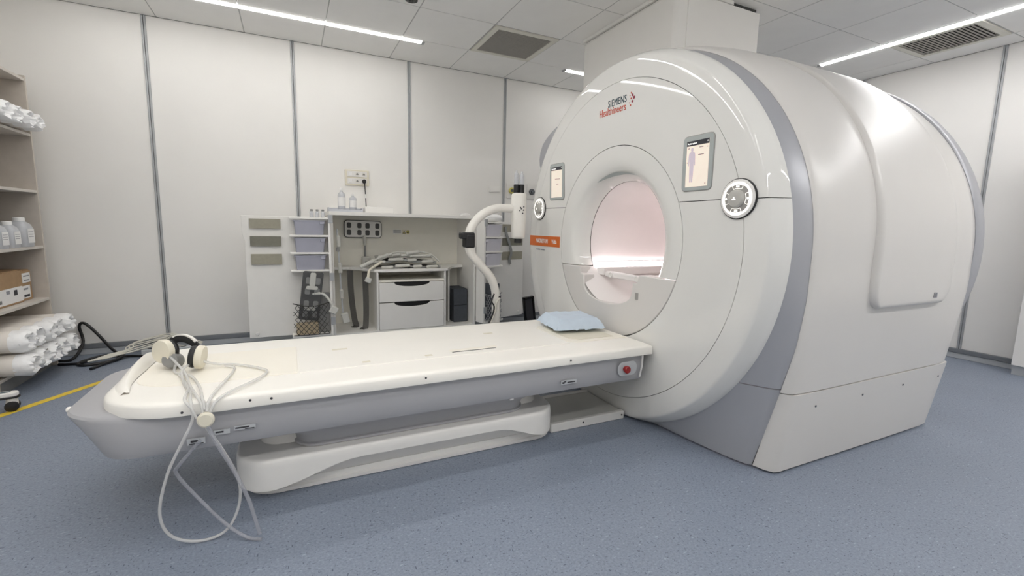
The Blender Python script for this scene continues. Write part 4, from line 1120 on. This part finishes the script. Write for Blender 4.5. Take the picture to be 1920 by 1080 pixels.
for k in range(5):
    a = math.radians(20+72*k); ex = Vector((math.cos(a), math.sin(a), 0))
    e = Vector((1.505, 3.4, .10))+ex*.29
    bm = bmesh.new(); tube(bm, [Vector((1.505, 3.4, .115))+ex*.03, Vector((1.505, 3.4, .11))+ex*.15, e], [.026, .024, .016], 10); lg = done('leg', bm, 'offwhite', inj)
    bm = bmesh.new(); lathe(bm, [(.03, -.012), (.042, -.01), (.042, .01), (.03, .012)], T(e.x, e.y, .043) @ R(math.degrees(a), 'Z') @ R(90, 'X'), 16); done('castor', bm, 'black', lg)
bm = bmesh.new(); tube(bm, smooth_path([(1.475, 3.372, .70), (1.452, 3.365, .64), (1.470, 3.36, .60), (1.462, 3.355, .55), (1.43, 3.35, .48), (1.37, 3.34, .40), (1.31, 3.33, .33)], 6), .006, 6); done('power_cord', bm, 'black', inj)
bm = bmesh.new(); tube(bm, smooth_path([(1.522, 3.364, .665), (1.49, 3.36, .62), (1.48, 3.355, .56), (1.455, 3.35, .50), (1.41, 3.34, .42), (1.35, 3.33, .34)], 6), .007, 6); done('data_cord', bm, 'cable_white', inj)
bm = bmesh.new(); lathe(bm, [(.009, 0), (.009, .006)], frame((1.522, 3.366, .67), (1, 0, 0), (0, 0, 1)), 10); done('socket', bm, 'black', inj)

# black stool-like board leaning by the wall
t = thing('leaning_rack', 'black framed rack leaning on the wall beside the scanner', 'rack', (2.75, 5.1, 0))
rm = Matrix.Rotation(math.radians(-7), 3, 'Y')
pv = (2.76, 5.1, .0)
B1('panel', 'ink', t, 2.69, 2.80, 5.09, 5.11, .02, .345, rot=rm, about=pv)
B1('side_rail', 'black_gloss', t, 2.67, 2.692, 5.07, 5.12, .01, .36, rot=rm, about=pv, bevel=.006); B1('side_rail', 'black_gloss', t, 2.798, 2.82, 5.07, 5.12, .01, .36, rot=rm, about=pv, bevel=.006)
B1('top_rail', 'black_gloss', t, 2.67, 2.82, 5.07, 5.12, .335, .365, rot=rm, about=pv, bevel=.006)
o = B1('floor_socket', 'black', None, 2.60, 2.66, YB-.05, YB-.021, .12, .20, bevel=.006); tag(o, 'small black socket box low on the back wall by the rack', 'socket')

# ================================================================== shelf on the left
SX, SB, SY0, SY1 = -1.82, -2.32, 4.18, 5.06
sh = thing('shelf_unit', 'beige open shelf unit along the left wall', 'shelf', (-2.07, 4.62, 0))
B1('back_board', 'shelf_wood', sh, SB, SB+.015, SY0, SY1, .1, 2.33)
for y0, y1 in ((SY0, SY0+.022), (SY1-.022, SY1)): B1('side_board', 'shelf_wood', sh, SB+.015, SX, y0, y1, 0, 2.33, bevel=.002)
for z in (2.308, 1.890, 1.450, 1.008, .582, .125): B1('shelf_board', 'shelf_edge', sh, SB+.015, SX-.002, SY0+.022, SY1-.022, z-.022, z, bevel=.002)
B1('plinth', 'coil_mid', sh, SX-.05, SX-.035, SY0+.022, SY1-.022, 0, .103)

# paper rolls in crinkled wrap
def make_roll(r, L_, seed):
    t = thing('wrapped_roll', '', 'paper roll', (0, 0, 0))
    bm = bmesh.new(); rows = []
    for i in range(9):
        x = -L_+(L_-.05)*i/8
        rows.append([(x, r*math.cos(a)*(1+.02*noise.noise((x*9, a*2, seed))), r*math.sin(a)*(1+.02*noise.noise((x*9, a*2, seed+3)))) for a in [2*PI*j/20 for j in range(20)]])
    V = grid(bm, rows, True); bm.faces.new(V[0]); bm.faces.new(V[-1]); done('roll', bm, 'roll_paper', t, smooth=60)
    bm = bmesh.new(); rows = []
    for i, (x, q) in enumerate(((-.075, 1.01), (-.055, 1.03), (-.03, 1.04), (-.008, 1.0), (.012, .9), (.02, .75), (.014, .58), (-.004, .45), (-.02, .3), (-.012, .14))):
        row = []
        for j in range(28):
            a = 2*PI*j/28
            d = 1+.11*noise.noise((math.cos(a)*3.3, math.sin(a)*3.3, seed+i*.45))*(1 if i > 1 else .4)
            row.append((x+.03*noise.noise((math.cos(a)*2.8, math.sin(a)*2.8, seed*2+i*.6))*(1 if i > 1 else 0), q*r*d*math.cos(a), q*r*d*math.sin(a)))
        rows.append(row)
    V = grid(bm, rows, True); bm.faces.new(V[-1]); done('plastic_wrap', bm, 'wrap', t, smooth=38)
    return t
r_ = .076
NTH = ['nearest the back wall', 'second from the back wall', 'third from the back wall', 'fourth from the back wall', 'farthest from the back wall']
rolls = [make_roll(r_, .40, 1.3), make_roll(r_, .40, 5.1), make_roll(r_, .40, 8.7)]
spots = []
for k in range(5): spots.append((-1.675+.01*rnd.uniform(-1, 1), 4.285+k*.1655, .125+r_+.008, 0))
for k in range(5): spots.append((-1.685+.014*rnd.uniform(-1, 1), 4.285+k*.1655, .125+r_*3+.024, 1))
used = [False]*3
for i, (x, y, z, row) in enumerate(spots):
    s_ = i % 3
    o = rolls[s_] if not used[s_] else copy_tree(rolls[s_]); used[s_] = True
    o.location = (x*S, y*S, z*S); o.rotation_euler = (rnd.uniform(0, 6.28), 0, 0)
    o['label'] = 'wrapped paper roll, %s row of the bottom shelf, %s' % ('upper' if row else 'lower', NTH[4-i % 5])
    o['group'] = 'upper row of bottom shelf rolls' if row else 'lower row of bottom shelf rolls'
top0 = make_roll(.066, .36, 3.3); top1 = make_roll(.066, .36, 6.6)
for i in range(5):
    o = (top0, top1)[i] if i < 2 else copy_tree((top0, top1)[i % 2])
    o.location = ((-1.735+.008*(i % 2))*S, (4.29+i*.16)*S, (1.890+.0735)*S); o.rotation_euler = (rnd.uniform(0, 6.28), 0, 0)
    o['label'] = 'wrapped paper roll on the upper shelf, %s' % NTH[4-i]; o['group'] = 'rolls on the upper shelf'

# bottles on the shelf
proto = None
ZB = 1.0085
def sbottle(x, y, h, r, lb):
    t = thing('disinfectant_bottle', lb, 'bottle', (x, y, ZB), 'bottles on the shelf')
    bm = bmesh.new()
    def rr(w_, d_, z): return [(x+a, y+b, ZB+z) for a, b in rrect(w_, d_, min(w_, d_)*.3, 4)]
    V = grid(bm, [rr(r*1.7, r*1.9, 0), rr(r*1.8, r*2, .006), rr(r*1.8, r*2, h*.66), rr(r*1.5, r*1.7, h*.78), rr(r*.9, r*.9, h*.86), rr(r*.8, r*.8, h*.88)], True); bm.faces.new(V[0][::-1]); bm.faces.new(V[-1]); done('bottle', bm, 'pe_bottle', t, smooth=50)
    bm = bmesh.new(); lathe(bm, [(r*.5, h*.87), (r*.5, h*.98), (r*.44, h)], T(x, y, ZB), 16); done('cap', bm, 'paper', t)
    l_ = B1('label', 'paper', t, x+r*.905, x+r*.925, y-r*.72, y+r*.72, ZB+h*.14, ZB+h*.62)
    for q in (.5, .42, .34): B1('label_print', 'ink_light', l_, x+r*.924, x+r*.932, y-r*.6, y+r*.5, ZB+h*q, ZB+h*(q+.02))
sbottle(-1.875, 4.84, .225, .068, 'largest bottle, nearest the far end of the shelf')
sbottle(-1.875, 4.665, .195, .058, 'clear bottle in front, second from the far end')
sbottle(-1.875, 4.50, .195, .058, 'clear bottle in front, third from the far end')
sbottle(-1.875, 4.34, .195, .058, 'clear bottle in front, at the left picture edge')
sbottle(-2.04, 4.88, .225, .06, 'bottle behind the largest one in the back row')
sbottle(-2.04, 4.73, .225, .06, 'bottle in the back row, second from the far end')
sbottle(-2.04, 4.58, .225, .06, 'bottle in the back row, third from the far end')
# cartons
def carton(x0, x1, y0, y1, z, h, lb, lab):
    t = thing('cardboard_box', lb, 'box', ((x0+x1)/2, (y0+y1)/2, z), 'cartons on the shelf')
    B1('carton', 'cardboard', t, x0, x1, y0, y1, z, z+h, bevel=.004)
    B1('top_flap', 'cardboard', t, x0+.01, x1-.01, y0+.005, (y0+y1)/2-.003, z+h, z+h+.006, rot=Matrix.Rotation(.03, 3, 'X')); B1('top_flap', 'cardboard', t, x0+.01, x1-.01, (y0+y1)/2+.003, y1-.005, z+h, z+h+.006)
    for q in lab:
        l_ = B1('shipping_label', 'paper', t, x1-.001, x1+.002, y0+q[0]*(y1-y0), y0+q[1]*(y1-y0), z+q[2]*h, z+q[3]*h)
        for p in q[4]: B1('label_print', 'ink' if p[4] else 'ink_light', l_, x1+.0015, x1+.003, y0+p[0]*(y1-y0), y0+p[1]*(y1-y0), z+p[2]*h, z+p[3]*h)
bars = [(.05+.022*i, .05+.022*i+.012, .12, .22, 1) for i in range(14)]
carton(-2.2, -1.885, 4.335, 4.80, .5825, .245, 'brown carton with a wide white barcode label on the shelf', [(.03, .985, .06, .52, bars+[(.05, .3, .38, .42, 0), (.05, .25, .30, .34, 0), (.72, .82, .28, .44, 1), (.5, .6, .36, .46, 0)])])
carton(-2.2, -1.90, 4.812, 4.985, .5825, .235, 'narrow brown carton with small labels near the shelf end', [(.1, .8, .08, .5, [(.2, .7, .12, .2, 1), (.2, .6, .36, .42, 0)]), (.2, .9, .6, .92, [(.3, .8, .66, .7, 0), (.3, .8, .8, .84, 0)])])
bm = bmesh.new(); lathe(bm, [(.022, 0), (.026, .004), (.044, .034), (.047, .038), (.042, .036), (.02, .008)], T(-1.872, 4.27, .5825), 24)
tag(done('white_bowl', bm, 'paper'), 'small white bowl on the shelf in front of the carton', 'bowl')

# mobile stand at the left edge
st = thing('mobile_stand', 'white stand base with black trimmed castors at the left picture edge', 'stand', (-1.98, 3.86, 0))
hub = Vector((-1.99, 3.84, 0))
bm = bmesh.new(); lathe(bm, [(.06, .09), (.06, .15), (.03, .17), (.022, .19), (.022, 1.2)], T(hub.x, hub.y, 0), 18); done('column', bm, 'white', st)
for k in range(4):
    a = math.radians(14+90*k); ex = Vector((math.cos(a), math.sin(a), 0)); ey = Vector((-ex.y, ex.x, 0))
    L_ = .35 if k in (0, 3) else .28
    m = Matrix((ex, ey, Vector((0, 0, 1)))).transposed().to_4x4(); m.translation = hub
    out = [(.03, -.035)]+[(L_+.03*math.sin(b), -.032*math.cos(b)) for b in [PI*i/8 for i in range(9)]]+[(.03, .035)]
    bm = bmesh.new(); prism(bm, out, .028, m @ T(0, 0, .098)); lg = done('leg', bm, 'white', st, bevel=.006)
    bm = bmesh.new(); prism(bm, [(x+(.006 if x > .1 else 0), y*1.12) for x, y in out if True], .012, m @ T(0, 0, .088)); done('trim', bm, 'black', lg, bevel=.003)
    bm = bmesh.new(); prism(bm, rrect(.05, .018, .008), .002, m @ T(L_-.03, 0, .126)); done('inlay', bm, 'navy', lg)
    c = hub+ex*(L_-.005)
    bm = bmesh.new(); lathe(bm, [(.027, .03), (.03, .05), (.026, .088)], T(c.x, c.y, 0), 16); done('castor_housing', bm, 'offwhite', lg)
    for s_ in (-1, 1):
        bm = bmesh.new(); lathe(bm, [(.028, -.008), (.034, -.006), (.034, .006), (.028, .008)], T(c.x+ex.x*0+ey.x*.024*s_, c.y+ey.y*.024*s_, .035) @ R(math.degrees(a), 'Z') @ R(90, 'X'), 18); w_ = done('castor_wheel', bm, 'black', lg)

# cables on the floor by the back wall
def cable(pts, r, m_, label, n=8):
    bm = bmesh.new(); tube(bm, smooth_path(pts, n), r, 8)
    return tag(done('floor_cable', bm, m_, smooth=80), label, 'cable', 'floor cables')
cable([(-1.95, 5.20, .012), (-1.76, 5.12, .012), (-1.72, 5.28, .12), (-1.74, 5.30, .27), (-1.70, 5.29, .30), (-1.62, 5.26, .22), (-1.50, 5.18, .08), (-1.40, 5.05, .015), (-1.48, 4.93, .012), (-1.62, 4.90, .012), (-1.66, 5.0, .014), (-1.55, 5.10, .03), (-1.42, 5.12, .03), (-1.38, 5.02, .03), (-1.48, 4.86, .012), (-1.52, 4.76, .012)], .012, 'black', 'thick black cable looping up against the back wall')
cable([(-1.8, 5.0, .012), (-1.66, 4.98, .012), (-1.5, 5.02, .036), (-1.36, 5.1, .013), (-1.2, 5.04, .012), (-1.0, 5.06, .012)], .011, 'black', 'black cable running flat along the floor')
for i in range(7):
    q = i*.021
    w1, w2 = rnd.uniform(-.05, .05), rnd.uniform(-.04, .04)
    cable([(-1.58+q*.8, 4.90+q*.9, .04+.003*i), (-1.46+q, 4.97+q*1.1, .042+.006*i), (-1.32+w1, 5.06+q*1.2, .05+.010*i), (-1.15+q*.5, 5.10+q*1.1+w2*.3, .09+.012*i), (-.98+w1, 5.08+q*1.2, .085+.014*((i*3) % 7)), (-.85+q*.3, 5.17+q*.6, .03+.004*i)], .006, 'cable_white', 'beige cable bundled on the floor along the back wall')
t = thing('power_strip', 'grey power strip on the floor under the beige cables', 'power strip', (-1.1, 5.1, 0))
B1('body', 'skirt', t, -1.26, -.80, 5.07, 5.14, .001, .062, bevel=.006)
for k in range(5):
    bm = bmesh.new(); lathe(bm, [(.022, 0), (.022, .002)], T(-1.2+.085*k, 5.105, .0615), 14); done('socket', bm, 'ink', t)

# white cupboard by the right wall
t = thing('wall_cupboard', 'white cupboard with grey plinth at the right picture edge', 'cupboard', (5.95, 1.1, 0))
B1('carcass', 'wall', t, 5.90, XR-.025, .60, 1.66, .085, 2.05, bevel=.004)
for y0, y1 in ((.605, 1.127), (1.133, 1.655)): 
    d = B1('door', 'wall', t, 5.882, 5.90, y0, y1, .09, 2.045, bevel=.003)
    B1('handle', 'steel', d, 5.862, 5.872, (1.09 if y0 < 1 else 1.16), (1.10 if y0 < 1 else 1.17), 1.0, 1.2, bevel=.003)
B1('plinth', 'skirt', t, 5.915, XR-.025, .605, 1.655, 0, .085)

bpy.context.view_layer.update()
